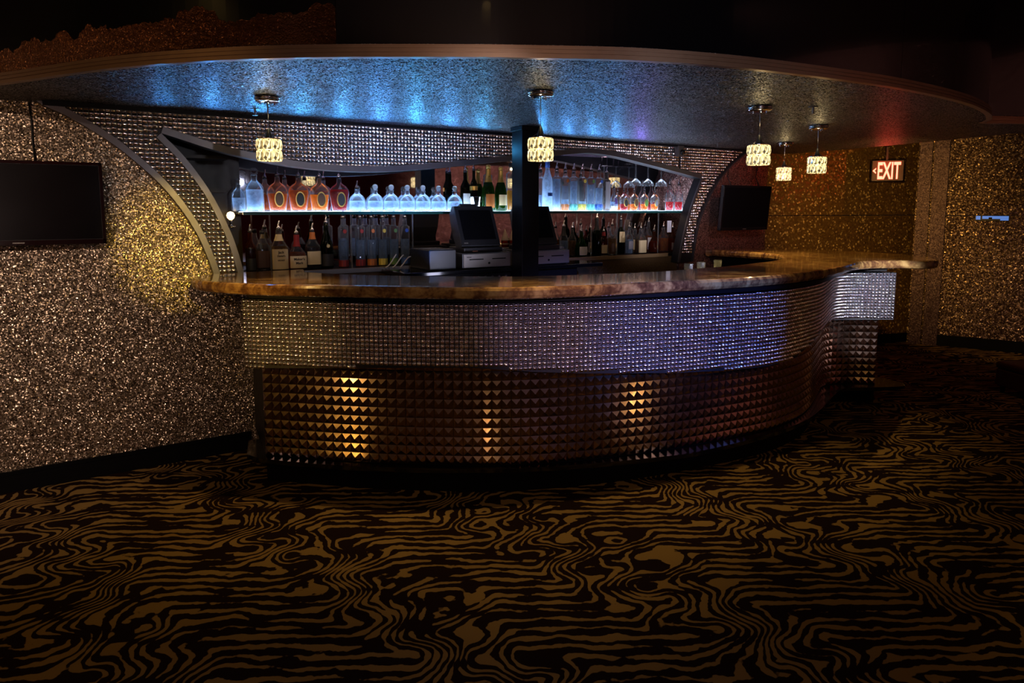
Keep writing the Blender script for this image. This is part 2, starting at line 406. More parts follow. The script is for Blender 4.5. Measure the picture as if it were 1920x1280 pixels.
def midcurve(a, b, k=.5):
    zs = [z for _, z in a]; out = []
    for i, (u, z) in enumerate(a):
        cand = sorted((zz, uu) for uu, zz in b)
        out.append((u + k * (interp(min(z, cand[-1][0]), [c[0] for c in cand], [c[1] for c in cand]) - u), z))
    return out
ml_ = midcurve(OL, IL); mr_ = midcurve(OR_, IR)
polyl = [(-5.0, 0), (-5.0, 3.2), (ml_[0][0], 3.2)] + ml_ + [(1.55, 1.02), (1.55, 0)]
struct(wall_prism(polyl, -.10, 0).obj('wall_back', 'glitter_left', tri=True))
uR = 6.10
polyr = [(4.9, 0), (4.9, 1.02)] + mr_[::-1] + [(mr_[0][0], 3.2), (uR, 3.2), (uR, 0)]
struct(wall_prism(polyr, -.10, 0).obj('wall_back_right', 'glitter_pink', tri=True))
struct(wall_prism([(ml_[0][0], ZC), (ml_[0][0], 3.2), (mr_[0][0], 3.2), (mr_[0][0], ZC)], -.10, 0).obj('wall_back_top', 'black'))
# seam in the glitter wall covering (above the television) with its hanging cable is a thing further down
# gold wall beyond the bar, the post and the right wall
G0, G1 = Vector((2.60, 6.86, 0)), Vector((4.42, 7.46, 0))
def vwall(name, a, b, z0, z1, th, m, kind=True):
    t = (b - a).normalized(); nn = Vector((-t.y, t.x, 0)) * th     # thickness away from the room (left of travel)
    o = B().prism([a, b, b + nn, a + nn], z0, z1).obj(name, m)
    return struct(o) if kind else o
G1 = G1 + (G1 - G0).normalized() * .12
vwall('wall_far', G0, G1, 0, 1.425, .1, 'glitter_gold'); vwall('wall_far_upper', G0 + Vector((0, .012, 0)), G1 + Vector((0, .012, 0)), 1.432, 3.2, .1, 'glitter_gold')
P1, P2, P3 = Vector((4.46, 7.42, 0)), Vector((6.3, 6.19, 0)), Vector((6.3, -5.2, 0))
vwall('wall_right', P1, P2, 0, 1.425, .1, 'glitter_brown'); vwall('wall_right_upper', P1 + Vector((.006, .01, 0)), P2 + Vector((.006, .01, 0)), 1.43, 3.2, .1, 'glitter_brown')
vwall('wall_side', P2, P3, 0, 3.2, .1, 'glitter_pink')
vwall('wall_rear', P3, Vector((-7, -5.2, 0)), 0, 3.2, .1, 'rear_red')
vwall('wall_left', Vector((-7, -5.2, 0)), Vector((-7, .9, 0)), 0, 3.2, .1, 'rear_red')
t_ = (P2 - P1).normalized()
cp_m = glitter('mauve_panel', (.075, .040, .050), (.13, .080, .092), 130, .4, .45, .5, (.07, .038, .046), .3)
for i, (a, b) in enumerate(((0.0, .115), (.135, .27))):
    q = B(); q.prism([P1 + t_ * a + Vector((-.02, -.06, 0)), P1 + t_ * b + Vector((-.02, -.06, 0)), P1 + t_ * b + Vector((.02, .0, 0)), P1 + t_ * a + Vector((.02, .0, 0))], 0.0, 3.2)
    struct(q.obj('trim_%d' % (i + 1), cp_m))
# baseboards
def base(name, a, b, h=.11, th=.025):
    t = (b - a).normalized(); nn = Vector((t.y, -t.x, 0)) * th
    o = B(); o.prism([a + nn, b + nn, b, a], 0, h - .02); o.prism([a + nn * .55, b + nn * .55, b, a], h - .02, h)
    return struct(o.obj(name, 'black'))
base('baseboard_back', wp(-5, 0, 0), wp(1.15, 0, 0)); base('baseboard_far', G0, G1, .10); base('baseboard_right', P1 + t_ * .27, P2, .12)
base('baseboard_side', P2, P3)

# canopy: flat glitter ceiling with a curved front, its edge trim and the glossy fascia above
front = [(-2.90, 3.285), (-2.27, 3.03), (-1.6, 2.71), (-1.11, 2.56), (-.70, 2.505), (-.19, 2.50), (.08, 2.515), (.48, 2.56), (.92, 2.70), (1.48, 2.97), (1.84, 3.18), (2.31, 3.52), (2.67, 3.86), (2.89, 4.13), (2.965, 4.27)]
fc = catmull(front, 8) + [Vector(p) for p in ((2.985, 4.335, 0), (3.03, 4.365, 0), (3.3, 4.40, 0), (3.9, 4.50, 0), (6.2, 4.9, 0))]
back = [Vector((6.2, 5.3, 0)), Vector((3.95, 4.98, 0)), Vector((3.69, 4.99, 0)), Vector((3.42, 5.72, 0)), Vector((2.9, 6.75, 0)), Vector((2.72, 6.89, 0))] + [wp(6.12, .0, 0), wp(3.0, .0, 0)]
for p in back: p.z = 0
cn = B().prism(fc + back, ZC, ZC + .045).obj('ceiling_canopy', 'glitter_black', tri=True); struct(cn)
tr = B()
for z0, z1, d in ((ZC - .006, ZC + .007, .020), (ZC + .007, ZC + .012, .013), (ZC + .012, ZC + .023, .018), (ZC + .023, ZC + .027, .012), (ZC + .027, ZC + .040, .016)):
    o1, o0 = offset(fc, d), offset(fc, -.01)
    n = len(fc)
    tr.add([(p.x, p.y, z0) for p in o1] + [(p.x, p.y, z1) for p in o1] + [(p.x, p.y, z0) for p in o0] + [(p.x, p.y, z1) for p in o0],
           [(i, i + 1, n + i + 1, n + i) for i in range(n - 1)] + [(i, i + 1, 2 * n + i + 1, 2 * n + i) for i in range(n - 1)] + [(n + i, n + i + 1, 3 * n + i + 1, 3 * n + i) for i in range(n - 1)])
mat['canopy_trim'] = plain('bronze_strip', (.36, .22, .13), .36, .7, var=.1)
struct(tr.obj('trim_3', 'canopy_trim'))
# fascia panels above the canopy edge
fo = offset(fc, -.004)
pxs = [pxof(p, 2.2) for p in fo]
def panel(i0, i1, m, zt=3.19):
    seg = fo[i0:i1 + 1]; ins = [p + (Vector((0, 6, 0)) - p).normalized() * .02 for p in seg]
    if len(seg) < 2: return
    L0 = list(seg); L0[0] = L0[0].lerp(L0[1], .02); L0[-1] = L0[-1].lerp(L0[-2], .02)
    n = len(L0); b = B()
    b.add([(p.x, p.y, ZC + .042) for p in L0] + [(p.x, p.y, zt) for p in L0] + [(p.x, p.y, ZC + .042) for p in ins] + [(p.x, p.y, zt) for p in ins],
          [(i, i + 1, n + i + 1, n + i) for i in range(n - 1)] + [(2 * n + i, 2 * n + i + 1, 3 * n + i + 1, 3 * n + i) for i in range(n - 1)] + [(0, n, 3 * n, 2 * n), (n - 1, 2 * n - 1, 4 * n - 1, 3 * n - 1)])
    return b.obj('panel', m, drum, smooth=False)
drum = struct(empty('wall_canopy_fascia'))
iA = min(range(len(fo)), key=lambda i: abs(pxs[i] - 628)); iB = min(range(len(fo)), key=lambda i: abs(pxs[i] - 1686)); iC = len(catmull(front, 8)) + 1
panel(0, iA, 'foil'); panel(iA, iB, 'black_gloss'); panel(iB, iC, 'black_gloss'); panel(iC, len(fo) - 1, 'black_gloss')  # leftmost panel carries the painted copper reflection

# niche behind the arch
VN = -.34
uM0, uM1 = 1.21, 5.215
struct(wall_prism([(.55, 0), (.55, 2.04), (uM0, 2.04), (uM0, 0)], VN - .03, VN).obj('wall_niche_left', 'niche_dark'))
struct(wall_prism([(uM0, 1.98), (uM0, 2.0), (5.45, 2.0), (5.45, 1.98)], VN, -.02).obj('ceiling_niche', 'purple_ceiling'))
struct(wall_prism([(.55, 1.98), (.55, 2.0), (uM0, 2.0), (uM0, 1.98)], VN, -.02).obj('ceiling_niche_left', 'niche_dark'))
struct(wall_prism([(.53, 0), (.53, 2.04), (.55, 2.04), (.55, 0)], VN, -.02).obj('wall_niche_side', 'niche_dark'))
struct(wall_prism([(5.25, 0), (5.25, 1.98), (5.28, 1.98), (5.28, 0)], VN, -.02).obj('wall_niche_end', 'glitter_pink'))
mi = wall_prism([(uM0, 1.10), (uM0, 1.98), (5.25, 1.98), (5.25, 1.10)], VN - .01, VN + .004).obj('bar_mirror', 'mirror')
tag(mi, 'wide tinted mirror on the back of the bottle niche', 'mirror')

# ================================================================== ARCH FASCIA
poly = OL + IL[::-1] + WV[1:] + IR[1:] + OR_[::-1]
arch = empty('crystal_arch', wp(0, 0, 0)); tag(arch, 'crystal-studded arch framing the bottle niche, two curved legs and a wavy valance', 'arch')
def under(o, par):
    o.parent = par; o.matrix_parent_inverse = Matrix.Translation(-Vector(par.location)); return o
under(wall_prism(poly, -.02, VF).obj('board', 'backing', tri=True), arch)
def strip(c, wdt, side, name='edge_trim'):
    """flat metal strip along a (u, z) curve, width wdt towards side"""
    b = B(); n = len(c); inn = []
    for i, (u, z) in enumerate(c):
        a = c[max(0, i - 1)]; e = c[min(n - 1, i + 1)]; t = Vector((e[0] - a[0], e[1] - a[1])).normalized()
        inn.append((u - t.y * wdt * side, z + t.x * wdt * side))
    for va, vb in ((VF, VF + .014),):
        vs = [wp(u, va, z) for u, z in c] + [wp(u, vb, z) for u, z in c] + [wp(u, vb, z) for u, z in inn] + [wp(u, va, z) for u, z in inn]
        b.add(vs, [(k * n + i, k * n + i + 1, (k + 1) % 4 * n + i + 1, (k + 1) % 4 * n + i) for k in range(4) for i in range(n - 1)])
    return under(b.obj(name, 'trim_metal'), arch)
strip(OL, .034, 1); strip(IL, .034, -1); strip(WV, .038, 1); strip(IR, .022, 1); strip(OR_, .012, -1)
def inside(u, z, pg):
    c = False; n = len(pg); j = n - 1
    for i in range(n):
        (ui, zi), (uj, zj) = pg[i], pg[j]
        if (zi > z) != (zj > z) and u < (uj - ui) * (z - zi) / (zj - zi) + ui: c = not c
        j = i
    return c
DOME = [[(.47 * c * k, .47 * q * k) for c, q, k in [(math.cos(a), math.sin(a), (abs(math.cos(a)) ** 5 + abs(math.sin(a)) ** 5) ** -.2) for a in [PI / 4 * i for i in range(8)]]]]
def stud_add(b, o, ex, ez, en, p, hgt):
    """a small square-footed dome, tilted a little its own way"""
    tx, ty = random.gauss(0, .10), random.gauss(0, .10)
    k = len(b.v)
    for r, h in ((1, 0), (.72, .62)):
        for x, y in DOME[0]: b.v.append(o + ex * (x * r * p) + ez * (y * r * p) + en * (h * hgt + (x * tx + y * ty) * p * (h > 0)))
    b.v.append(o + en * hgt)
    for i in range(8):
        j = (i + 1) % 8; b.f.append((k + i, k + j, k + 8 + j, k + 8 + i)); b.f.append((k + 8 + i, k + 8 + j, k + 16))
sb = B(); pitch = .0250
umin, umax = OL[0][0], OR_[0][0]
EZ = Vector((0, 0, 1))
edge_pts = OL + IL + WV + IR + OR_
nz = int((ZC - 1.08) / pitch)
for j in range(nz):
    z = ZC - .018 - j * pitch
    for i in range(int((umax - umin) / pitch)):
        u = umin + (i + .5) * pitch
        if inside(u, z, poly) and inside(u - .022, z - .02, poly) and inside(u + .022, z - .02, poly) and inside(u - .022, z + .012, poly) and inside(u + .022, z + .012, poly):
            if 4.79 < u < 4.835: continue                 # joint of the right leg
            stud_add(sb, wp(u, VF, z), D, EZ, N, pitch, .0055)
st = under(sb.obj('crystal_stud_field', 'stud', None, True), arch); st['kind'] = 'stuff'
# dark cove strip where the arch meets the canopy
struct(wall_prism([(.20, ZC - .022), (.20, ZC), (5.66, ZC), (5.66, ZC - .012)], VF, VF + .05).obj('trim_4', 'black'))

# ================================================================== THE BAR FRONT
Bp = [(-1.36, 3.56), (-.8, 3.455), (-.3, 3.41), (0, 3.415), (.4, 3.49), (.86, 3.64), (1.33, 3.85), (1.65, 4.04), (1.95, 4.33), (2.2, 4.72), (2.33, 4.93), (2.45, 5.04), (2.6, 5.075), (2.81, 5.05)]
bc = resample(catmull(Bp, 16), .0508)
bar = empty('curved_bar', (0, 0, 0)); tag(bar, 'curved bar front, fine crystal band above large copper pyramid tiles', 'bar')
PB = .15                                               # foot of the pyramid field
ret = [(2.86, 5.2), (2.84, 5.6), (2.6, 6.1), (2.35, 6.35)]
inner = offset(bc, -.10)
body = B().prism([p - Vector((0, 0, 0)) for p in bc] + [Vector((*p, 0)) for p in ret] + [wp(5.55, .02, 0), wp(5.45, .02, 0)] + [Vector((2.3, 6.15, 0)), Vector((2.68, 5.6, 0))] + inner[::-1] + [wp(uz(500, 700, 0)[0], .01, 0), wp(uz(474, 700, 0)[0], .01, 0)], PB - .02, 1.045)
body.obj('body', 'black', bar, tri=True)
# crystal band, proud of the pyramid tiles
band = resample(catmull([(p.x, p.y) for p in [bc[0] - tang(bc, 0) * .07] + bc + [bc[-1] + tang(bc, len(bc) - 1) * .085]], 2), .0245)
band = offset(band, .055)
bbx = [465, 680, 880, 1000, 1100, 1270, 1370, 1440, 1490, 1520, 1545, 1560, 1675]
bby = [690, 690, 689, 697, 700, 699, 694, 687, 671, 645, 610, 600, 599]
ZT = 1.022
zb = [zon(p, interp(pxof(p, .6), bbx, bby)) for p in band]
bk = offset(band, -.05); n = len(band); b = B()
b.add([(p.x, p.y, ZT) for p in band] + [(p.x, p.y, z) for p, z in zip(band, zb)] + [(p.x, p.y, z) for p, z in zip(bk, zb)] + [(p.x, p.y, ZT) for p in bk],
      [(k * n + i, k * n + i + 1, (k + 1) % 4 * n + i + 1, (k + 1) % 4 * n + i) for k in range(4) for i in range(n - 1)] + [(0, n, 2 * n, 3 * n), (n - 1, 2 * n - 1, 3 * n - 1, 4 * n - 1)])
b.obj('band_board', 'backing', bar)
sb = B(); pz = .0235
for i in range(n - 1):
    a, e = band[i], band[i + 1]; t = (e - a).normalized(); nn = Vector((t.y, -t.x, 0)); c = (a + e) / 2; zz = (zb[i] + zb[i + 1]) / 2
    k = 0
    while ZT - .012 - k * pz > zz + .006:
        stud_add(sb, Vector((c.x, c.y, ZT - .012 - k * pz)), t, EZ, nn, pz, .009); k += 1
sf = sb.obj('crystal_stud_field', 'stud', bar, True); sf['kind'] = 'stuff'
# pyramid tiles
pt = .0508
pm = B(); h = .0135; g = .0246
pm.add([(-g, 0, -g), (g, 0, -g), (g, 0, g), (-g, 0, g), (0, -h, 0)], [(0, 1, 4), (1, 2, 4), (2, 3, 4), (3, 0, 4)])
pme = pm.data('pyramid_tile', 'pyramid')
cells = []
for i in range(len(bc) - 1):
    a, e = bc[i], bc[i + 1]; t = (e - a).normalized(); c = (a + e) / 2; nn = Vector((t.y, -t.x, 0))
    zlim = interp(pxof(c, .6), bbx, bby); zl = zon(c, zlim)
    for j in range(11):
        z = PB + pt * (j + .5)
        if z - pt / 2 > zl + .03: break
        o = c + nn * .004 + Vector((0, 0, z)); d = Vector((0, 0, H)) - o
        cells.append((max(0, d.normalized().dot(nn)) / d.length_squared, o, math.atan2(t.y, t.x), (e - a).length / pt))
cells.sort(key=lambda c: -c[0])
for sc_, o, a, sx in cells[:300]:
    q = link('pyramid_tile', pme, None, bar); q.location = o; q.rotation_euler = (0, 0, a); q.scale.x = sx
rb = B()
for sc_, o, a, sx in cells[300:]:
    rb.add([v for v in pm.v], pm.f, Matrix.Translation(o) @ Matrix.Rotation(a, 4, 'Z') @ Matrix.Diagonal((sx, 1, 1, 1)))
rs = rb.obj('pyramid_tile_field', 'pyramid', bar); rs['kind'] = 'stuff'
# black kick ledge and plinth
ledge_pts = [(-1.47, 3.57), (-1.33, 3.50), (-.9, 3.41), (-.45, 3.37), (0, 3.375), (.4, 3.43), (.91, 3.56), (1.08, 3.63), (1.5, 3.87), (1.87, 4.15), (2.14, 4.46), (2.37, 4.77), (2.52, 4.93), (2.75, 4.965), (3.0, 5.0), (3.06, 5.1)]
lo = catmull(ledge_pts, 8)
lb = B().prism(lo + [Vector((2.98, 5.25, 0)), Vector((2.8, 5.3, 0)), Vector((2.2, 5.2, 0)), Vector((1.2, 4.2, 0)), Vector((0, 3.7, 0)), Vector((-1.2, 3.9, 0)), Vector((-1.55, 3.80, 0))], PB - .028, PB - .004)
lb.obj('kick_ledge', 'black_gloss', bar, tri=True)
plo = offset([p for p in bc], -.005)
pb = B().prism(plo + [Vector((2.84, 5.3, 0)), Vector((2.2, 5.2, 0)), Vector((1.2, 4.2, 0)), Vector((0, 3.7, 0)), Vector((-1.2, 3.9, 0))], 0, PB - .028)
pb.obj('plinth', 'black', bar, tri=True)
# dark side return between bar front and wall is part of the body

# ---- bar top
outer = [(-1.70, 4.02), (-1.79, 3.84), (-1.76, 3.64), (-1.57, 3.47), (-1.25, 3.35), (-.8, 3.285), (-.4, 3.235), (0, 3.215), (.38, 3.31), (.79, 3.47), (1.30, 3.69), (1.69, 3.93), (1.94, 4.15), (2.17, 4.39), (2.35, 4.61), (2.5, 4.79), (2.68, 4.89), (2.86, 4.90), (3.05, 4.88), (3.17, 4.94), (3.25, 5.13), (3.29, 5.55), (3.16, 5.83), (2.94, 6.10), (2.72, 6.28), (2.46, 6.42)]
inn_ = [(1.86, 6.21), (2.08, 5.92), (2.22, 5.62), (2.17, 5.32), (2.05, 5.08), (1.85, 4.82), (1.46, 4.46), (1.16, 4.25), (.91, 4.07), (.44, 3.87), (0, 3.77), (-.55, 3.79), (-.93, 3.87), (-1.25, 4.02)]
wallpts = [wp(5.86, .02, 0), wp(5.22, .02, 0)]
top_poly = catmull(outer, 6) + wallpts + catmull(inn_, 6) + [wp(1.50, .07, 0), wp(1.06, .07, 0)]
ZB = 1.12
def rounded_slab(poly, z0, z1, r, name, m):
    """slab whose rim is rolled like a bullnose"""
    b = B(); n = len(poly); rings = []
    area = sum(poly[i].x * poly[(i + 1) % n].y - poly[(i + 1) % n].x * poly[i].y for i in range(n)); sg = 1 if area > 0 else -1
    def ins(d):
        out = []
        for i in range(n):
            a = (poly[i] - poly[i - 1]).normalized(); c = (poly[(i + 1) % n] - poly[i]).normalized(); t = (a + c)
            t = t.normalized() if t.length > .2 else c
            out.append(poly[i] + Vector((-t.y, t.x, 0)) * d * sg)
        return out
    for d, z in ((r, z0), (r * .35, z0 + r * .3), (0, z0 + r), (0, z1 - r * .8), (r * .22, z1 - r * .25), (r * .6, z1 - r * .04), (r, z1)):
        rings.append([(p.x, p.y, z) for p in ins(d)])
    for k, rg in enumerate(rings): b.v += [Vector(p) for p in rg]
    for k in range(len(rings) - 1):
        b.f += [(k * n + i, k * n + (i + 1) % n, (k + 1) * n + (i + 1) % n, (k + 1) * n + i) for i in range(n)]
    b.f += [tuple(range(n))[::-1], tuple((len(rings) - 1) * n + i for i in range(n))]
    return b.obj(name, m, tri=True)
bt = rounded_slab(top_poly, ZB - .062, ZB, .022, 'granite_counter', 'granite')
tag(bt, 'polished brown granite bar top curving round to the back wall', 'counter')
# build-up board under the overhang
so = offset(resample(catmull(Bp, 16), .06), .10)
B().prism(so + [Vector((2.86, 5.12, 0))] + inner[::-1], 1.035, ZB - .063).obj('sub_top', 'black', bar, tri=True)

# ================================================================== BACK BAR
bb = empty('back_bar_cabinet', wp(0, 0, 0)); tag(bb, 'low back bar cabinet with worn wooden shelf edge under the bottles', 'cabinet')
ZL = 1.100                                             # lower bottle shelf
under(wall_prism([(1.15, 1.078), (1.15, ZL), (5.22, ZL), (5.22, 1.078)], VN, -.015).obj('shelf_board', 'niche_dark'), bb)
under(wall_prism([(1.15, 1.074), (1.15, ZL + .003), (3.0, ZL + .003), (3.0, 1.074)], -.015, .006).obj('shelf_edge', 'led_edge'), bb)
under(wall_prism([(3.0, 1.074), (3.0, ZL + .003), (4.75, ZL + .003), (4.75, 1.074)], -.015, .006).obj('shelf_edge', 'shelf_wood'), bb)
mat['cabinet'] = plain('stained_wood', (.13, .075, .030), .4, var=.12, vs=9)
under(wall_prism([(1.15, .0), (1.15, 1.074), (5.22, 1.074), (5.22, .0)], -.06, -.03).obj('front_panel', 'cabinet'), bb)
# raised diamonds of the tread plate
dm = B()
dm.add([(-.014, 0, 0), (0, 0, -.007), (.014, 0, 0), (0, 0, .007), (0, -.004, 0)], [(0, 1, 4), (1, 2, 4), (2, 3, 4), (3, 0, 4)])
dme = dm.data('tread_diamond', mat['cabinet'])
for j in range(6):
    for i in range(30):
        o = link('tread_diamond', dme, None, bb); p = wp(3.9 + i * .03 + (j % 2) * .015, -.029, .93 + j * .018) - bb.location
        o.location = p; o.rotation_euler = (0, R(25 if (i + j) % 2 else -25), WA)
# glass shelf with its light strip
gs = empty('glass_shelf', wp(0, 0, 0)); tag(gs, 'long lit glass shelf carrying the upper row of bottles', 'shelf')
ZS = 1.476
under(wall_prism([(1.17, ZS - .010), (1.17, ZS), (5.20, ZS), (5.20, ZS - .010)], VN + .02, -.05).obj('glass', 'shelf_glass'), gs)
under(wall_prism([(1.17, ZS - .015), (1.17, ZS + .005), (5.20, ZS + .005), (5.20, ZS - .015)], -.05, -.046).obj('front_edge', 'glass_edge'), gs)
under(wall_prism([(1.175, ZS + .0002), (1.175, ZS + .0018), (5.195, ZS + .0018), (5.195, ZS + .0002)], -.245, -.065).obj('light_block', 'led_edge'), gs)  # added opaque strip, keeps the shelf light off the lower bottles
under(wall_prism([(1.18, ZS + .002), (1.18, ZS + .0045), (5.19, ZS + .0045), (5.19, ZS + .002)], -.235, -.075).obj('light_strip', 'led'), gs)
mat['under_led'] = plain('warm_led', (1, .8, .6), .4, emit=(1, .66, .44), es=2.6)
under(wall_prism([(1.2, ZS - .0135), (1.2, ZS - .0105), (5.18, ZS - .0105), (5.18, ZS - .0135)], -.10, -.07).obj('under_light', 'under_led'), gs)
for px in (505, 657, 772, 1107, 1155, 1232):
    u = uz(px, 450, -.06)[0]
    d = wall_prism([(u, ZL + .002), (u, ZS - .012), (u + .008, ZS - .012), (u + .008, ZL + .002)], -.058, -.050).obj('glass_upright', 'shelf_glass'); under(d, gs)
# recessed lights in the niche ceiling
mat['down'] = plain('downlight_lens', (1, .85, .85), .4, emit=(1, .60, .64), es=9)
for k, (u, lab) in enumerate(((1.55, 'leftmost'), (2.25, 'second from left'), (3.75, 'third from left'), (4.45, 'rightmost'))):
    e = empty('downlight', wp(u, -.16, 1.98)); tag(e, 'round pink recessed downlight in the niche ceiling, ' + lab, 'light', 'niche downlights')
    B().lathe([(.034, -.003), (.044, -.006), (.046, 0)], 20).obj('ring', 'chrome', e, True)
    B().lathe([(0, -.002), (.033, -.002)], 20).obj('lens', 'down', e)
# dark ledges left of the mirror
for z, vv in ((1.80, -.10), (1.60, -.16)):
    q = wall_prism([(.80, z), (.80, z + .02), (1.11, z + .02), (1.11, z)], VN, vv).obj('niche_ledge', 'niche_dark'); tag(q, 'dark narrow ledge in the left end of the niche, ' + ('upper' if z > 1.7 else 'lower'), 'ledge')
q = wall_prism([(.80, 1.36), (.80, 1.38), (1.11, 1.38), (1.11, 1.36)], VN, -.14).obj('niche_ledge', 'niche_dark'); tag(q, 'dark narrow ledge under the small stand-in lamp', 'ledge')
q = uz(433, 415, -.2)  # a lamp present only as a reflection, built here as a glowing bulb
lm = empty('reflected_lamp', wp(q[0], -.2, 1.38)); tag(lm, 'small glowing bulb standing in for a reflected lamp between arch leg and mirror edge', 'lamp')
B().lathe([(.0, 0), (.028, 0), (.026, .012), (.010, .018), (.009, .05)], 16).obj('stand', 'chrome', lm, True)
mat['bulb'] = plain('warm_bulb', (1, .8, .5), .4, emit=(1, .62, .26), es=14)
B().lathe([(.008, .05), (.02, .062), (.024, .078), (.018, .094), (0, .102)], 16).obj('bulb', 'bulb', lm, True)  # bulb and stand only stand in for a reflected lamp

# ---- bottles
def thin(name, col, haze=.12, hz=(.75, .82, .9), edge=1.35, gloss=.05):
    """thin-walled glass or the drink in it: tinted see-through, a Fresnel sheen, and a little scatter that lights up"""
    m = bpy.data.materials.new(name); m.use_nodes = True; nt = m.node_tree; nt.nodes.clear(); L = nt.links.new
    out = nd(nt, 'ShaderNodeOutputMaterial')
    tr = nd(nt, 'ShaderNodeBsdfTransparent'); tr.inputs[0].default_value = (*col, 1)
    gl = nd(nt, 'ShaderNodeBsdfGlossy'); gl.inputs['Roughness'].default_value = gloss
    fr = nd(nt, 'ShaderNodeFresnel'); fr.inputs['IOR'].default_value = edge
    m1 = nd(nt, 'ShaderNodeMixShader'); L(fr.outputs[0], m1.inputs[0]); L(tr.outputs[0], m1.inputs[1]); L(gl.outputs[0], m1.inputs[2])
    tl = nd(nt, 'ShaderNodeBsdfTranslucent'); tl.inputs[0].default_value = (*hz, 1); df = nd(nt, 'ShaderNodeBsdfDiffuse'); df.inputs[0].default_value = (*hz, 1)
    m2 = nd(nt, 'ShaderNodeMixShader'); m2.inputs[0].default_value = .2; L(tl.outputs[0], m2.inputs[1]); L(df.outputs[0], m2.inputs[2])
    tc = nd(nt, 'ShaderNodeTexCoord'); nz = nd(nt, 'ShaderNodeTexNoise'); nz.inputs['Scale'].default_value = 40; L(tc.outputs['Object'], nz.inputs['Vector'])
    lw = nd(nt, 'ShaderNodeLayerWeight'); lw.inputs['Blend'].default_value = .35
    mx = nd(nt, 'ShaderNodeMath', operation='MULTIPLY_ADD'); L(lw.outputs['Facing'], mx.inputs[0]); mx.inputs[1].default_value = haze * 2.2
    mz = nd(nt, 'ShaderNodeMath', operation='MULTIPLY'); L(nz.outputs['Fac'], mz.inputs[0]); mz.inputs[1].default_value = haze * 1.6; L(mz.outputs[0], mx.inputs[2])
    m3 = nd(nt, 'ShaderNodeMixShader'); L(mx.outputs[0], m3.inputs[0]); L(m1.outputs[0], m3.inputs[1]); L(m2.outputs[0], m3.inputs[2]); L(m3.outputs[0], out.inputs[0])
    return m
mat['g_clear'] = thin('clear_glass', (.95, .97, .98), .085); mat['g_green'] = thin('green_glass', (.12, .36, .08), .25, (.03, .16, .02)); mat['g_dark'] = thin('dark_green_glass', (.10, .15, .07), .25, (.02, .04, .015))
mat['g_amber'] = thin('amber_glass', (.55, .22, .07), .25, (.22, .06, .015)); mat['g_frost'] = thin('frosted_glass', (.8, .9, 1), .9, (.72, .85, 1), 1.2); mat['g_smoke'] = thin('smoke_glass', (.5, .47, .45), .3, (.3, .28, .27))
mat['g_tumbler'] = thin('tumbler_glass', (.95, .97, .98), .08)
def liq(name, col, hz): return thin(name, col, .42, hz, 1.1)
mat['l_clear'] = liq('clear_spirit', (.90, .95, 1), (.55, .72, .95)); mat['l_amber'] = liq('amber_whiskey', (.78, .28, .035), (.80, .24, .02)); mat['l_red'] = liq('red_liqueur', (.60, .03, .04), (.70, .02, .03)); mat['l_orange'] = liq('orange_liqueur', (.92, .40, .05), (.95, .36, .02))
mat['l_honey'] = liq('honey_liqueur', (.75, .48, .14), (.55, .30, .06)); mat['l_dark'] = liq('dark_liqueur', (.25, .08, .04), (.12, .03, .015)); mat['l_deepred'] = liq('deep_red_whiskey', (.40, .02, .015), (.60, .01, .005))
def lab(name, col): return plain(name, col, .6, var=.1)
mat['t_cream'] = lab('cream_label', (.85, .68, .36)); mat['t_white'] = lab('white_label', (.85, .82, .76)); mat['t_black'] = lab('black_label', (.02, .018, .016)); mat['t_gold'] = plain('gold_foil', (.75, .50, .12), .3, .8, var=.1)
mat['t_brown'] = lab('brown_label', (.10, .045, .02)); mat['t_red'] = lab('red_wax', (.32, .02, .02)); mat['t_orange'] = lab('orange_label', (.55, .16, .03)); mat['t_yellow'] = lab('yellow_label', (.70, .55, .08))
mat['t_green'] = lab('green_label', (.10, .22, .05)); mat['t_blue'] = lab('blue_print', (.03, .10, .42)); mat['t_teal'] = lab('teal_print', (.10, .45, .42)); mat['t_grey'] = lab('grey_label', (.22, .21, .22)); mat['t_ink'] = lab('dark_ink', (.05, .035, .02))
mat['t_violet'] = lab('violet_print', (.10, .05, .22))
spout_b = B(); spout_b.lathe([(.0, -.012), (.0105, -.012), (.0125, 0), (.0125, .006), (.006, .012), (.005, .02), (.0042, .045), (.0035, .046), (0, .046)], 12)
for i in range(len(spout_b.v)):
    v = spout_b.v[i]
    if v.z > .02: v.x += (v.z - .02) * .22
spout_me = spout_b.data('pour_spout', 'chrome', True)
black_collar = B().lathe([(0, -.001), (.0135, -.001), (.0145, .004), (.0145, .012), (.0, .012)], 12).data('collar', 'black_plastic', True)
def shell(prof, th=.004):
    """outer profile up, inner back down: hollow glass"""
    inn = [(max(.0, r - th), z + (th * 1.6 if i == 0 else 0)) for i, (r, z) in enumerate(prof)]
    return [(0, prof[0][1])] + prof
def cut(prof, zt, d=.0055, z0=.009):
    out = [(0, z0)]; last = None
    for r, z in prof:
        if z <= z0: out.append((max(.002, r - d), z0)) if last is None else None; last = (r, z); continue
        if z >= zt:
            if last: r = last[0] + (r - last[0]) * (zt - last[1]) / (z - last[1])
            out.append((max(.002, r - d), zt)); break
        out.append((max(.002, r - d), z)); last = (r, z)
    out.append((0, out[-1][1])); return out
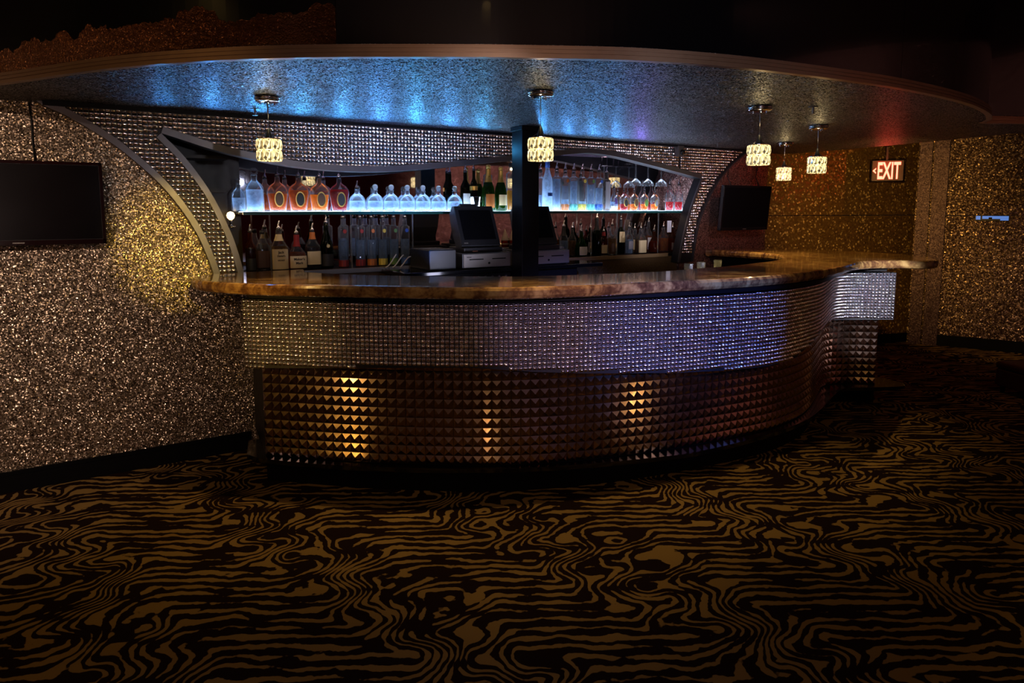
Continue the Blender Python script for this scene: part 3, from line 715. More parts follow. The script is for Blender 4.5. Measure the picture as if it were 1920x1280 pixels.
TYPES = {
 'decanter': dict(prof=[(.050, 0), (.055, .006), (.056, .055), (.053, .078), (.043, .100), (.026, .116), (.016, .124), (.0145, .142), (.017, .145), (.017, .150), (.014, .152)], ex=2.6),
 'ring': dict(prof=[(.050, 0), (.055, .006), (.055, .135), (.051, .155), (.038, .178), (.022, .192), (.018, .200), (.018, .218), (.020, .222), (.020, .228), (.017, .230)], ex=2.4),
 'crown': dict(prof=[(.046, 0), (.050, .005), (.054, .03), (.066, .105), (.067, .118), (.060, .138), (.042, .156), (.022, .168), (.0155, .176), (.0155, .200), (.0135, .202)], ex=2.3, sy=.68),
 'tall': dict(prof=[(.030, 0), (.0335, .004), (.034, .262), (.0325, .268), (.020, .274), (.016, .280), (.0145, .312), (.016, .314), (.016, .322), (.013, .324)], ex=2.0),
 'frost': dict(prof=[(.040, 0), (.043, .005), (.042, .235), (.038, .262), (.025, .300), (.017, .330), (.016, .395), (.014, .397)], ex=2.0),
 'champagne': dict(prof=[(.040, 0), (.045, .006), (.0455, .135), (.042, .165), (.030, .205), (.019, .240), (.0155, .27), (.0155, .305), (.014, .306)], ex=2.0),
 'wine': dict(prof=[(.034, 0), (.037, .005), (.037, .175), (.034, .195), (.020, .222), (.014, .24), (.0135, .295), (.012, .296)], ex=2.0),
 'square': dict(prof=[(.042, 0), (.046, .005), (.046, .135), (.043, .152), (.030, .175), (.0215, .195), (.016, .215), (.015, .245), (.013, .246)], ex=5.0),
 'wax': dict(prof=[(.052, 0), (.056, .005), (.056, .085), (.052, .105), (.036, .130), (.021, .15), (.016, .175), (.015, .225), (.013, .226)], ex=3.4),
 'round': dict(prof=[(.036, 0), (.040, .005), (.040, .14), (.036, .165), (.022, .19), (.015, .21), (.0145, .25), (.013, .251)], ex=2.0),
 'squat': dict(prof=[(.040, 0), (.046, .006), (.052, .045), (.046, .09), (.028, .125), (.018, .145), (.015, .16), (.0145, .195), (.013, .196)], ex=2.0),
}
ME = {}
def bottle(px, kind, z, v, label, g='g_clear', l=None, lv=.5, top='spout', lab=None, sc=1.0, neck=None, letters=None, badge=None, foot=None, rz=0.0, grp=None, szl=1.0, name='liquor_bottle'):
    T = TYPES[kind]; prof = T['prof']; ex = T.get('ex', 2.0); sy = T.get('sy', 1.0); hh = prof[-1][1]
    u = uz(px, 430, v)[0]
    e = empty(name, wp(u, v, z), WA + rz); e.scale = (sc, sc, sc * szl); tag(e, label, 'bottle', grp)
    key = (kind, g)
    if key not in ME: ME[key] = B().lathe(shell(prof), 24, ex=ex, sy=sy).data('glass', g, True)
    link('glass', ME[key], None, e)
    if l:
        key = (kind, l, lv)
        if key not in ME: ME[key] = B().lathe(cut(prof, hh * lv), 24, ex=ex, sy=sy).data('liquid', l, True)
        link('liquid', ME[key], None, e)
    f = -PI / 2
    def patch(nm, m, z0, z1, half, d=.0012, par=None):
        zs = [z0 + (z1 - z0) * k / 4 for k in range(5)]
        P = [(interp(zz, [p[1] for p in prof], [p[0] for p in prof]) + d, zz) for zz in zs]
        return B().lathe(P, 10, ex=ex, sy=sy, a0=f - half, a1=f + half).obj(nm, m, par or e, True)
    if lab:
        m, z0, z1, half = lab; lo = patch('label', m, z0 * hh, z1 * hh, half)
        if letters:
            yy = -interp((z0 + z1) / 2 * hh, [p[1] for p in prof], [p[0] for p in prof]) * sy - .0035
            for k, (tx, size, zz, mm) in enumerate(letters):
                t = text_mesh(tx, size, mm, lo); t.location = (0, yy, zz * hh); t.rotation_euler = (PI / 2, 0, 0)
    if badge:                                             # oval emblem with a gold rim
        m, rim, zc, rx, rzz = badge; yy = interp(zc * hh, [p[1] for p in prof], [p[0] for p in prof]) * sy
        b0 = B().lathe([(0, .004), (.82, .004), (.84, 0)], 24, T=Matrix.Translation((0, -yy + .001, zc * hh)) @ Matrix.Rotation(PI / 2, 4, 'X') @ Matrix.Diagonal((rx, rzz, 1, 1))).obj('emblem', m, e)
        B().lathe([(.82, 0), (.84, .006), (.98, .006), (1, 0)], 24, T=Matrix.Translation((0, -yy + .001, zc * hh)) @ Matrix.Rotation(PI / 2, 4, 'X') @ Matrix.Diagonal((rx, rzz, 1, 1))).obj('rim', rim, b0)
    if foot: patch('foot_print', foot[0], .012 * hh, foot[1] * hh, PI * .999, .0008)
    if neck: patch('neck_foil', neck[0], neck[1] * hh, neck[2] * hh, PI * .999, .0016)
    if top == 'spout':
        a = link('collar', black_collar, None, e); a.location = (0, 0, hh - .002)
        a = link('pour_spout', spout_me, None, e); a.location = (0, 0, hh + .012)
    elif top == 'ball':
        m = {'g_clear': 'g_clear'}.get(g, 'g_clear')
        B().lathe([(0, hh - .006), (.011, hh - .006), (.011, hh + .002), (.017, hh + .008), (.0195, hh + .018), (.016, hh + .030), (.008, hh + .036), (0, hh + .037)], 18).obj('stopper', 'stop', e, True)
    elif top == 'ring':
        B().tube([(math.cos(a) * .019, 0, hh + .021 + math.sin(a) * .019) for a in [2 * PI * k / 20 for k in range(20)]], .0062, 8, closed=True).obj('ring_stopper', 'g_clear', e, True)
    elif top == 'cork':
        B().lathe([(0, hh - .002), (.015, hh - .002), (.016, hh + .006), (.018, hh + .012), (.017, hh + .022), (.010, hh + .027), (0, hh + .028)], 16).obj('cork_cap', 't_gold', e, True)
    elif top == 'cap':
        B().lathe([(0, hh - .052), (.0185, hh - .052), (.0185, hh + .012), (.016, hh + .016), (0, hh + .016)], 16).obj('cap', 't_blue', e, True)
    elif top == 'black_cap':
        B().lathe([(0, hh - .012), (.0165, hh - .012), (.0165, hh + .014), (0, hh + .014)], 16).obj('cap', 'black_plastic', e, True)
    return e
mat['stop'] = plain('stopper_glass', (.85, .88, .8), .08, trans=.7, var=.02)
ZU = ZS + .005; VU = -.155; VL = -.16; ZLB = ZL + .001
UP = 'bottles on the lit glass shelf'; LW = 'bottles on the lower shelf'
# upper shelf, left of the post
bottle(450, 'ring', ZU, VU - .075, 'clear ring-stoppered decanter cut off by the mirror edge, first on the glass shelf', l='l_clear', lv=.5, sc=.76, top='ring', grp=UP)
bottle(480, 'ring', ZU, VU + .01, 'tall clear decanter with ring stopper, left of the four amber emblem bottles', l='l_clear', lv=.6, top='ring', grp=UP)
for px, l, lv, em, txt in ((523, 'l_amber', .52, 't_brown', 'leftmost amber whiskey bottle with brown oval emblem, half full'), (562, 'l_amber', .62, 't_black', 'amber whiskey bottle with black and gold oval emblem, nearly full'),
                  (601, 'l_orange', .50, 't_brown', 'lighter amber whiskey bottle with plain brown oval emblem'), (638, 'l_deepred', .66, 't_black', 'deep red whiskey bottle with black oval emblem')):
    bottle(px, 'crown', ZU, VU, txt, l=l, lv=lv, badge=(em, 't_gold', .36, .030, .046), grp=UP, sc=1.0, szl=1.1)
for px, top, txt in ((671, 'spout', 'round clear decanter with a pour spout beside the deep red bottle'), (705, 'ball', 'first ball-stoppered clear decanter right of the spouted one'), (735, 'ball', 'second ball-stoppered clear decanter right of the spouted one'),
                (765, 'ball', 'third ball-stoppered clear decanter right of the spouted one'), (794, 'ball', 'fourth ball-stoppered clear decanter, left of the register'), (823, 'ball', 'fifth ball-stoppered clear decanter, next to the register screen'), (853, 'ball', 'sixth ball-stoppered clear decanter, partly hidden by the register screen')):
    bottle(px, 'decanter', ZU, VU, txt, l='l_clear', lv=.48, top=top, grp=UP)
bottle(873, 'wine', ZU, VU - .05, 'dark wine bottle with white label above the register', g='g_dark', l='l_dark', lv=.6, lab=('t_white', .1, .45, .9), grp=UP)
bottle(889, 'wine', ZU + .006, VU + .045, 'dark bottle leaning out of the metal ice bucket', g='g_dark', l='l_dark', lv=.6, top='spout', lab=('t_gold', .5, .6, 2), grp=UP, sc=.78, szl=1.3)
bottle(916, 'champagne', ZU, VU, 'green champagne bottle with orange label and pale foil neck', g='g_green', l='l_honey', lv=.6, top='cork', lab=('t_orange', .08, .40, .9), neck=('t_gold', .68, .99), grp=UP, sc=1.06)
bottle(939, 'champagne', ZU, VU, 'green champagne bottle with cream label and gold foil neck', g='g_green', l='l_honey', lv=.6, top='cork', lab=('t_cream', .14, .40, .8), neck=('t_gold', .70, .99), grp=UP, sc=1.03)
bottle(958, 'tall', ZU, VU, 'pale clear bottle half behind the black post', l='l_honey', lv=.45, top='black_cap', grp=UP, sc=1.1)
# ice bucket
u = uz(889, 380, VU + .03)[0]
ib = empty('ice_bucket', wp(u, VU + .045, ZU), WA); tag(ib, 'small metal ice bucket behind the register screen', 'bucket')
B().lathe([(0, 0), (.033, 0), (.044, .105), (.047, .107), (.044, .109), (.041, .104), (.031, .004), (0, .004)], 24).obj('pail', 'chrome', ib, True)
B().tube([(math.cos(a) * .046, 0, .10 - math.sin(a) * .02) for a in [PI * k / 12 for k in range(13)]], .0022, 6).obj('handle', 'chrome', ib, True)
# upper shelf, right of the post
bottle(1013, 'tall', ZU, VU - .06, 'clear vodka bottle half behind the right side of the black post', l='l_clear', lv=.4, grp=UP)
bottle(1026, 'frost', ZU, VU + .035, 'frosted vodka bottle with blue cap and blue print', g='g_frost', top='cap', lab=('t_blue', .30, .37, .55), grp=UP)
for px, foot, bd, lv, txt in ((1043, None, None, .78, 'clear spouted vodka bottle right of the frosted one'), (1059, 't_orange', 't_orange', .28, 'clear vodka bottle with orange foot and orange badge'), (1075, 't_teal', None, .74, 'clear vodka bottle with pale teal foot'),
               (1091, 't_yellow', 't_yellow', .24, 'clear vodka bottle with yellow foot and yellow badge'), (1107, 't_teal', 't_green', .66, 'clear vodka bottle with teal foot and dark green badge'), (1122, 't_blue', 't_blue', .58, 'clear vodka bottle with blue foot and dark badge')):
    bottle(px, 'tall', ZU, VU, txt, l='l_clear', lv=lv, foot=(foot, .17) if foot else None, badge=(bd, bd, .74, .012, .014) if bd else None, grp=UP, sc=1.03)
bottle(1136, 'tall', ZU, VU, 'slender smoky grey bottle beside the blue-footed vodka', g='g_smoke', lab=('t_grey', .06, .78, .9), grp=UP, sc=.98)
bottle(1150, 'squat', ZU, VU, 'short clear bottle with dark printed figure and white foot', l='l_clear', lv=.4, foot=('t_white', .22), lab=('t_violet', .30, .55, .4), grp=UP, sc=.72, szl=1.4)
for px, em, l, txt in ((1169, 't_black', 'l_red', 'red-orange whiskey bottle with black oval emblem, first of four on the right shelf'), (1188, 't_brown', 'l_orange', 'orange whiskey bottle with brown oval emblem, second of four on the right shelf'),
                (1207, 't_green', 'l_orange', 'orange whiskey bottle with green oval emblem, third of four on the right shelf'), (1226, 't_grey', 'l_orange', 'orange whiskey bottle with grey oval emblem, last of four on the right shelf')):
    bottle(px, 'crown', ZU, VU, txt, l=l, lv=.34, badge=(em, 't_gold', .40, .034, .042), grp=UP, sc=.68, szl=1.28)
bottle(1254, 'round', ZU, VU, 'clear bottle of red liqueur left of the last one on the glass shelf', l='l_red', lv=.34, grp=UP, sc=.95)
bottle(1271, 'round', ZU, VU, 'clear bottle of red liqueur at the right end of the glass shelf', l='l_red', lv=.34, grp=UP, sc=.95)
# lower shelf, left
bottle(468, 'wine', ZLB, VL + .05, 'small dark cordial bottle at the left end of the lower shelf', g='g_amber', l='l_dark', lv=.6, lab=('t_black', .05, .35, 1.0), grp=LW, sc=.85)
bottle(491, 'square', ZLB, VL - .05, 'square amber whiskey bottle with brown label behind the glass upright', l='l_honey', lv=.5, lab=('t_brown', .08, .52, 1.0), top='black_cap', grp=LW)
bottle(522, 'square', ZLB, VL + .03, 'square honey whiskey bottle with large cream label', l='l_honey', lv=.6, lab=('t_cream', .04, .54, 1.15), letters=[("Jack", .021, .46, 't_ink'), ("Daniel's", .015, .37, 't_ink'), ("HONEY", .012, .26, 't_ink')], neck=('t_cream', .74, .90), grp=LW, sc=1.06)
bottle(555, 'wax', ZLB, VL + .02, 'squat whiskey bottle with dripping red wax neck and cream label', l='l_amber', lv=.5, lab=('t_cream', .06, .40, .95), letters=[("Maker's", .022, .31, 't_ink'), ("Mark", .022, .20, 't_ink')], neck=('t_red', .66, .995), grp=LW, sc=1.02)
bottle(585, 'square', ZLB, VL, 'square whiskey bottle with brown neck foil and cream label', l='l_dark', lv=.6, lab=('t_cream', .12, .48, .9), neck=('t_orange', .80, .99), grp=LW)
bottle(611, 'champagne', ZLB, VL, 'tall dark green cognac bottle with round gold seal and red band', g='g_dark', l='l_dark', lv=.6, lab=('t_black', .05, .32, 1.2), badge=('t_cream', 't_gold', .50, .012, .012), grp=LW, sc=.98)
for px, ft, txt in ((643, 't_red', 'clear vodka bottle with dark red foot, first in the lower row of six'), (675, 't_red', 'clear vodka bottle with bright red foot and orange badge'), (696, 't_orange', 'clear vodka bottle with orange-brown foot, third in the lower row'),
               (717, 't_yellow', 'clear vodka bottle with dull yellow foot in the lower row'), (738, 't_green', 'clear vodka bottle with dull green foot in the lower row'), (759, 't_blue', 'clear vodka bottle with deep blue foot, last of the lower row')):
    bottle(px, 'tall', ZLB, VL, txt, l='l_clear', lv=.55, foot=(ft, .15), badge=(ft, ft, .74, .012, .014), grp=LW, sc=1.02)
# lower shelf, right
R_ = [(1057, 'round', 'g_clear', 'l_clear', None, 'clear bottle with black neck just right of the second register', .98, ('t_black', .72, .99)), (1073, 'round', 'g_clear', 'l_honey', None, 'rose-tinted clear bottle second from the right register', .92, None),
      (1090, 'squat', 'g_green', 'l_clear', ('t_white', .06, .40, .9), 'bright green gin bottle with white label', 1.05, None), (1107, 'square', 'g_dark', 'l_dark', ('t_grey', .10, .50, 1.0), 'dark square bottle with grey label', .92, None),
      (1119, 'wine', 'g_dark', 'l_dark', None, 'tall dark bottle with long black neck', 1.05, ('t_black', .70, .99)), (1132, 'square', 'g_amber', 'l_amber', ('t_cream', .05, .42, 1.1), 'low whisky bottle with wide cream label and red cap', .80, ('t_red', .82, .99)),
      (1148, 'round', 'g_clear', 'l_honey', ('t_brown', .12, .40, .8), 'clear spouted bottle with slanting brown label', 1.0, None), (1164, 'wine', 'g_dark', 'l_dark', ('t_cream', .34, .66, 1.0), 'dark wine-shaped bottle with high cream label', 1.0, ('t_black', .80, .99)),
      (1180, 'round', 'g_clear', 'l_clear', ('t_grey', .2, .5, .8), 'clear bottle between two cream-labelled bottles', .92, None), (1190, 'square', 'g_clear', 'l_honey', ('t_cream', .14, .56, 1.0), 'cream-labelled whiskey bottle with black motif', .88, None),
      (1202, 'square', 'g_clear', 'l_honey', ('t_cream', .04, .54, 1.1), 'honey whiskey bottle with tan label and cork top', .90, None), (1216, 'wine', 'g_clear', 'l_amber', ('t_white', .10, .50, .9), 'slim bottle with two white labels', .92, None),
      (1227, 'squat', 'g_amber', 'l_amber', None, 'bulbous dark amber bottle beside the right glass upright', 1.0, None), (1244, 'square', 'g_clear', 'l_orange', None, 'square orange liqueur bottle under the white card', .92, None), (1261, 'round', 'g_amber', 'l_amber', ('t_brown', .1, .4, .9), 'brown bottle at the right end of the lower shelf', .88, None)]
for i_, (px, k, g, l, lb_, txt, sc_, nk) in enumerate(R_):
    bottle(px, k, ZLB, -.215 if i_ % 2 else -.115, txt, g=g, l=l, lv=.55, lab=lb_, sc=sc_, neck=nk, grp=LW)
# paper cone cups, pricing card, hanging glasses
for k, (px, txt) in enumerate(((947, 'stack of paper cone cups between register and post'), (961, 'second stack of paper cone cups, mostly behind the post'))):
    u = uz(px, 430, VL)[0]; e = empty('cone_cup_stack', wp(u, VL, ZLB), WA); tag(e, txt, 'cups', 'paper cone cup stacks')
    mat['kraft'] = mat.get('kraft') or plain('pale_card', (.48, .36, .26), .8, var=.1)
    B().lathe([(0, 0), (.027, 0), (.030, .15), (.030, .155)], 20).obj('holder', 'g_amber', e, True)
    B().lathe([(.031, .15), (.0315, .156), (.0, .245)], 20).obj('top_cup', 'kraft', e, True)
    for j in range(4): B().lathe([(.0295, .03 + j * .03), (.0315, .033 + j * .03), (.0295, .036 + j * .03)], 20).obj('cup_rim', 'kraft', e, True)
u, z = uz(1255, 425, -.05)
q = wall_prism([(u - .026, z - .05), (u - .026, z + .055), (u + .026, z + .055), (u + .026, z - .05)], -.052, -.050).obj('white_card', 'paper'); tag(q, 'small white card hanging below the glass shelf at the right', 'card')
for px, txt in ((1192, 'leftmost stemmed glass hanging upside down under the valance'), (1215, 'middle stemmed glass hanging upside down under the valance'), (1240, 'rightmost stemmed glass hanging upside down under the valance')):
    u = uz(px, 330, -.12)[0]
    e = empty('hanging_glass', wp(u, -.12, 1.70)); tag(e, txt, 'glass', 'hanging stemmed glasses')
    B().lathe([(.052, 0), (.054, .001), (.048, .03), (.020, .055), (.006, .066), (.0055, .066)], 22).obj('bowl', 'g_clear', e, True)
    B().lathe([(.0055, .064), (.005, .19)], 12).obj('stem', 'g_clear', e, True)
    B().lathe([(.005, .19), (.03, .196), (.036, .199), (0, .2)], 22).obj('foot', 'g_clear', e, True)
    rk = B().box(-.042, -.012, -.08, .10, .19, .195); rk.box(.012, .042, -.08, .10, .19, .195)
    for s_ in (-1, 1): rk.box(s_ * .03 - .003, s_ * .03 + .003, -.005, .005, .195, .28)
    o = rk.obj('hanger_rail', 'chrome', e); o.rotation_euler = (0, 0, WA)

# ================================================================== REGISTER STATION
stn = empty('register_station', wp(2.9, .185, 0), WA); tag(stn, 'black counter behind the bar that carries both registers', 'counter')
B().box(-.86, .76, -.22, .20, 1.065, 1.092, b=.004).obj('top', 'black_gloss', stn)
B().box(-.80, .55, -.17, .18, .0, 1.065).obj('cabinet', 'black', stn)
for k in range(7): B().lathe([(0, 0), (.009, 0), (.011, .004), (.006, .010), (0, .011)], 12, T=Matrix.Translation((-.30 + k * .055, -.171, 1.03)) @ Matrix.Rotation(PI / 2, 4, 'X')).obj('tap_knob', 'trim_metal', stn)
def register(u, v, label, printer):
    e = empty('cash_register', wp(u, v, 1.092), WA); tag(e, label, 'register', 'bar registers')
    B().box(-.20, .20, -.16, .16, .004, .105, b=.004).obj('drawer_case', 'grey_plastic', e)
    d = B().box(-.193, .193, -.168, -.16, .008, .100, b=.002).obj('drawer_front', 'drawer', e)
    for x in (-.095, .085): B().box(-.055 + x, .055 + x, -.1695, -.167, .060, .067).obj('slot', 'black', d)
    B().box(-.170, -.135, -.1695, -.167, .078, .082).obj('name_plate', 'black', d)
    B().lathe([(0, 0), (.008, 0), (.008, .003), (0, .003)], 14, T=Matrix.Translation((.005, -.168, .035)) @ Matrix.Rotation(PI / 2, 4, 'X')).obj('lock', 'black', d)
    for x in (-.17, .17): B().box(x - .012, x + .012, -.14, -.11, 0, .005).obj('foot', 'black', e)
    B().box(-.155, .155, -.10, .13, .105, .140, b=.006).obj('terminal_base', 'black_plastic', e)
    # leaning housing
    T = Matrix.Translation((0, -.045, .138)) @ Matrix.Rotation(R(-24), 4, 'X')
    hs = B(); prof = [(-.028, 0), (-.028, .30), (-.004, .31), (.055, .275), (.072, .16), (.055, .0)]
    n = len(prof); hs.add([(-.155, y, z) for y, z in prof] + [(.155, y, z) for y, z in prof], [tuple(range(n)), tuple(range(n, 2 * n))[::-1]] + [(i, (i + 1) % n, (i + 1) % n + n, i + n) for i in range(n)], T)
    ho = hs.obj('monitor_housing', 'grey_plastic', e)
    B().box(-.154, .154, -.034, -.028, .002, .300, T, .002).obj('bezel', 'black_plastic', e)
    B().box(-.128, .128, -.0355, -.033, .045, .268, T).obj('screen', 'screen', e)
    B().box(-.105, .03, -.036, .02, .285, .318, T, .004).obj('card_reader', 'black_plastic', ho)
    B().box(-.135, -.105, -.0358, -.034, .016, .024, T).obj('maker_plate', 'drawer', ho)
    B().box(-.09, -.05, -.105, -.10, .112, .118).obj('port', 'chrome', e)
    pp = B(); pp.box(.165, .215, -.12, -.04, .106, .109, Matrix.Rotation(R(6), 4, 'Z')); pp.box(.16, .21, -.11, -.03, .109, .111, Matrix.Rotation(R(-5), 4, 'Z')); 
    return e
register(2.685, .18, 'left cash register with tilted dark screen on a grey drawer', True)
register(3.19, .178, 'right cash register, half hidden behind the black post', False)
for u, v, txt in ((2.865, .23, 'crumpled white receipt on the left cash drawer'), (3.375, .22, 'folded white receipts on the right cash drawer')):
    e = empty('receipt', wp(u, v, 1.198), WA + .3); tag(e, txt, 'paper', 'receipts on the cash drawers')
    vs = []; 
    for j in range(6):
        for i in range(4): vs.append((i * .018 - .027, j * .016 - .04, .004 + .006 * math.sin(i * 1.3 + j * .9)))
    fs = [(j * 4 + i, j * 4 + i + 1, j * 4 + i + 5, j * 4 + i + 4) for j in range(5) for i in range(3)]
    mesh('sheet', vs, fs, 'paper', e, True); q = mesh('sheet', [(x * .9 + .01, y * .8, zz + .008) for x, y, zz in vs], fs, 'paper', e, True)
pr = empty('receipt_printer', wp(2.345, .168, 1.092), WA); tag(pr, 'black receipt printer left of the left register', 'printer')
pm_ = B().box(-.10, .10, -.16, .15, 0, .135, b=.006).obj('case', 'black_plastic', pr)
B().box(-.085, .085, -.15, .06, .135, .139, b=.002).obj('lid', 'grey_plastic', pr); B().box(-.02, .07, -.09, -.02, .1385, .1405).obj('paper_slot', 'black', pr)
cb = B()
for s_ in (0, 1, 2):
    pts = [wp(2.05 + .08 * t + s_ * .04, .05 + .03 * s_, 1.105 + .085 * math.sin(PI * t * .5 + s_ * .3) * t) for t in [k / 10 for k in range(11)]]
    o = B().tube(pts, .0042, 6).obj('white_cable', 'white_cable', None, True); tag(o, ('short', 'middle', 'long')[s_] + ' white cable curling beside the receipt printer', 'cable', 'printer cables')
# price-tag pad seen left of the register
u = uz(800, 440, -.1)[0]
e = empty('card_reader', wp(u, -.10, ZLB), WA); tag(e, 'small pale card terminal with yellow keys behind the printer', 'card reader')
B().box(-.035, .035, -.03, .05, 0, .055, b=.006).obj('stand', 'black_plastic', e)
T = Matrix.Translation((0, 0, .058)) @ Matrix.Rotation(R(40), 4, 'X')
B().box(-.036, .036, -.055, .055, 0, .022, T, .004).obj('body', 'paper', e)
for i in range(3): B().box(-.026 + i * .02, -.014 + i * .02, -.045, -.035, .022, .026, T).obj('key', 't_yellow', e)

# black post
ps = empty('support_post', wp(uz(985, 400, .475)[0], .475, 0), WA); tag(ps, 'square black post rising from the register counter to the canopy', 'post')
B().box(-.068, .068, -.065, .065, 0, ZC - .03, b=.003).obj('shaft', 'post_black', ps)
B().box(-.076, .076, -.073, .073, ZC - .03, ZC - .001, b=.003).obj('collar', 'black', ps)

# ================================================================== PENDANT LAMPS
def cut_glass():
    """cut crystal lit from within: facets pass the lamp light unevenly"""
    m, nt, p = M('cut_crystal')
    tc = nd(nt, 'ShaderNodeTexCoord'); mp = nd(nt, 'ShaderNodeMapping'); mp.inputs['Scale'].default_value = (1, 1, .5)
    vo = nd(nt, 'ShaderNodeTexVoronoi'); vo.inputs['Scale'].default_value = 130
    nt.links.new(tc.outputs['Object'], mp.inputs['Vector']); nt.links.new(mp.outputs[0], vo.inputs['Vector'])
    sx = nd(nt, 'ShaderNodeSeparateColor'); nt.links.new(vo.outputs['Color'], sx.inputs[0])
    mr = nd(nt, 'ShaderNodeMapRange'); mr.inputs['From Min'].default_value = .25; mr.inputs['To Min'].default_value = .03; mr.inputs['To Max'].default_value = 2.3
    nt.links.new(sx.outputs[0], mr.inputs['Value']); nt.links.new(mr.outputs[0], p.inputs['Emission Strength'])
    p.inputs['Base Color'].default_value = (.5, .42, .25, 1); p.inputs['Roughness'].default_value = .08
    p.inputs['Emission Color'].default_value = (1, .78, .34, 1)
    return m
mat['crystal'] = cut_glass()
mat['lamp_bulb'] = plain('lamp_bulb', (1, .9, .7), .4, emit=(1, .66, .22), es=4)
blk = B(); bw, bh, bd = .0180, .0252, .009
blk.box(-bw, bw, -bd, bd, -bh, bh, b=.004)
blk.add([(-.012, -bd - .0005, -.018), (.012, -bd - .0005, -.018), (.012, -bd - .0005, .018), (-.012, -bd - .0005, .018), (0, -bd - .005, 0)], [(0, 1, 4), (1, 2, 4), (2, 3, 4), (3, 0, 4)])
blk_me = blk.data('crystal_block', 'crystal')
cone_me = B().lathe([(.003, .052), (.006, .05), (.019, .004), (.020, 0), (0, 0)], 18).data('socket_cone', 'black_plastic', True)
frame_b = B().lathe([(.020, .0), (.056, .0), (.056, -.003), (.020, -.003)], 24)
for k in range(3): frame_b.tube([(0, 0, .03), (.045 * math.cos(2.1 * k), .045 * math.sin(2.1 * k), 0)], .0014, 5)
frame_me = frame_b.data('top_frame', 'chrome')
bulb_me = B().lathe([(0, -.092), (.010, -.088), (.014, -.07), (.014, -.03), (.010, -.012), (0, -.010)], 16).data('bulb', 'lamp_bulb', True)
def pendant(px, py, zc, label):
    q = atz(px, py, ZC); e = empty('pendant_lamp', (q.x, q.y, ZC), random.uniform(0, 1)); tag(e, label, 'lamp', 'crystal pendant lamps over the bar')
    B().lathe([(0, -.026), (.050, -.026), (.060, -.022), (.062, -.016), (.058, -.014), (.062, -.010), (.062, -.003), (.056, -.001), (0, -.001)], 28).obj('ceiling_plate', 'chrome', e, True)
    for k in range(3):
        a = 2.1 * k; B().lathe([(0, -.038), (.005, -.036), (.005, -.026), (0, -.026)], 10, T=Matrix.Translation((.04 * math.cos(a), .04 * math.sin(a), 0))).obj('screw_cap', 'chrome', e)
    zt = zc + .060 - ZC
    B().tube([(0, 0, -.026), (.001, 0, (zt + .05) / 2), (0, 0, zt + .05)], .0032, 8).obj('cord', 'trim_metal', e)
    o = link('socket_cone', cone_me, None, e); o.location.z = zt
    o = link('top_frame', frame_me, None, e); o.location.z = zt
    o = link('bulb', bulb_me, None, e); o.location.z = zt
    for t in range(2):
        for k in range(8):
            a = 2 * PI * k / 8; c = link('crystal_block', blk_me, None, e)
            c.location = (.050 * math.sin(a), -.050 * math.cos(a), zt - .030 - t * .054); c.rotation_euler = (0, 0, a)
    spot('pendant_light', (q.x, q.y, zc - .07), (q.x, q.y, 0), (1, .68, .26), 15, 76, .8, .008)
    point('pendant_up_light', (q.x, q.y, ZC - .10), (1, .74, .34), .45, .008)
pendant(501, 181, 1.785, 'leftmost crystal pendant lamp, hanging before the long valance')
pendant(1014, 171, 1.775, 'crystal pendant lamp hanging beside the black post')
pendant(1426, 199, 1.785, 'crystal pendant lamp above the right curve of the bar top')
pendant(1535, 235, 1.785, 'rightmost crystal pendant lamp, left of the red exit sign')
pendant(1472, 267, 1.785, 'smallest, farthest crystal pendant lamp, low in front of the gold wall')

# ================================================================== WALL THINGS
def tv(name, u0, u1, z0, z1, v, label, rz=0.0, tilt=0.0):
    e = empty(name, wp((u0 + u1) / 2, v, (z0 + z1) / 2), WA + rz); tag(e, label, 'television'); wd, hh = (u1 - u0) / 2, (z1 - z0) / 2
    T = Matrix.Rotation(tilt, 4, 'X')
    B().box(-wd, wd, -.012, .022, -hh, hh, T, .006).obj('case', 'black_plastic', e)
    fr = B()
    for x0, x1, a, b_ in ((-wd, wd, -hh, -hh + .028), (-wd, wd, hh - .018, hh), (-wd, -wd + .018, -hh, hh), (wd - .018, wd, -hh, hh)): fr.box(x0 + .002, x1 - .002, -.018, -.012, a + .002, b_ - .002, T)
    fr.obj('bezel', 'black_gloss', e)
    B().box(-wd + .018, wd - .018, -.0135, -.012, -hh + .028, hh - .018, T).obj('screen', 'screen', e)
    B().box(-.12, .12, .02, max(.03, v - .001), -.1, .1).obj('wall_bracket', 'black', e)
    B().box(-.025, .025, -.0185, -.018, -hh + .010, -hh + .016, T).obj('badge', 'drawer', e)
    return e
tv('flat_television', -.33, .442, 1.312, 1.744, .085, 'flat black television cut off by the left edge of the photo')
tv('flat_television', 5.20, 5.86, 1.300, 1.712, .20, 'black television on a bracket right of the arch, under two cables', 0, R(5))
def cable(pts, label, grp=None):
    o = B().tube(pts, .0045, 6).obj('hanging_cable', 'cable', None, True); return tag(o, label, 'cable', grp)
u = uz(58, 240, .006)[0]
cable([wp(u, .008, ZC - .002), wp(u + .004, .008, 1.95), wp(u + .003, .008, 1.85), wp(u + .008, .014, 1.73)], 'thin black cable running down the glitter wall to the left television')
for px, k in ((1365, 'left'), (1418, 'right')):
    u = uz(px, 320, .01)[0]
    cable([wp(u, .008, ZC - .004), wp(u + .01, .010, 1.9), wp(u - .006, .012, 1.8), wp(u, .06, 1.70)], '%s of two thin cables above the right television' % k, 'right television cables')
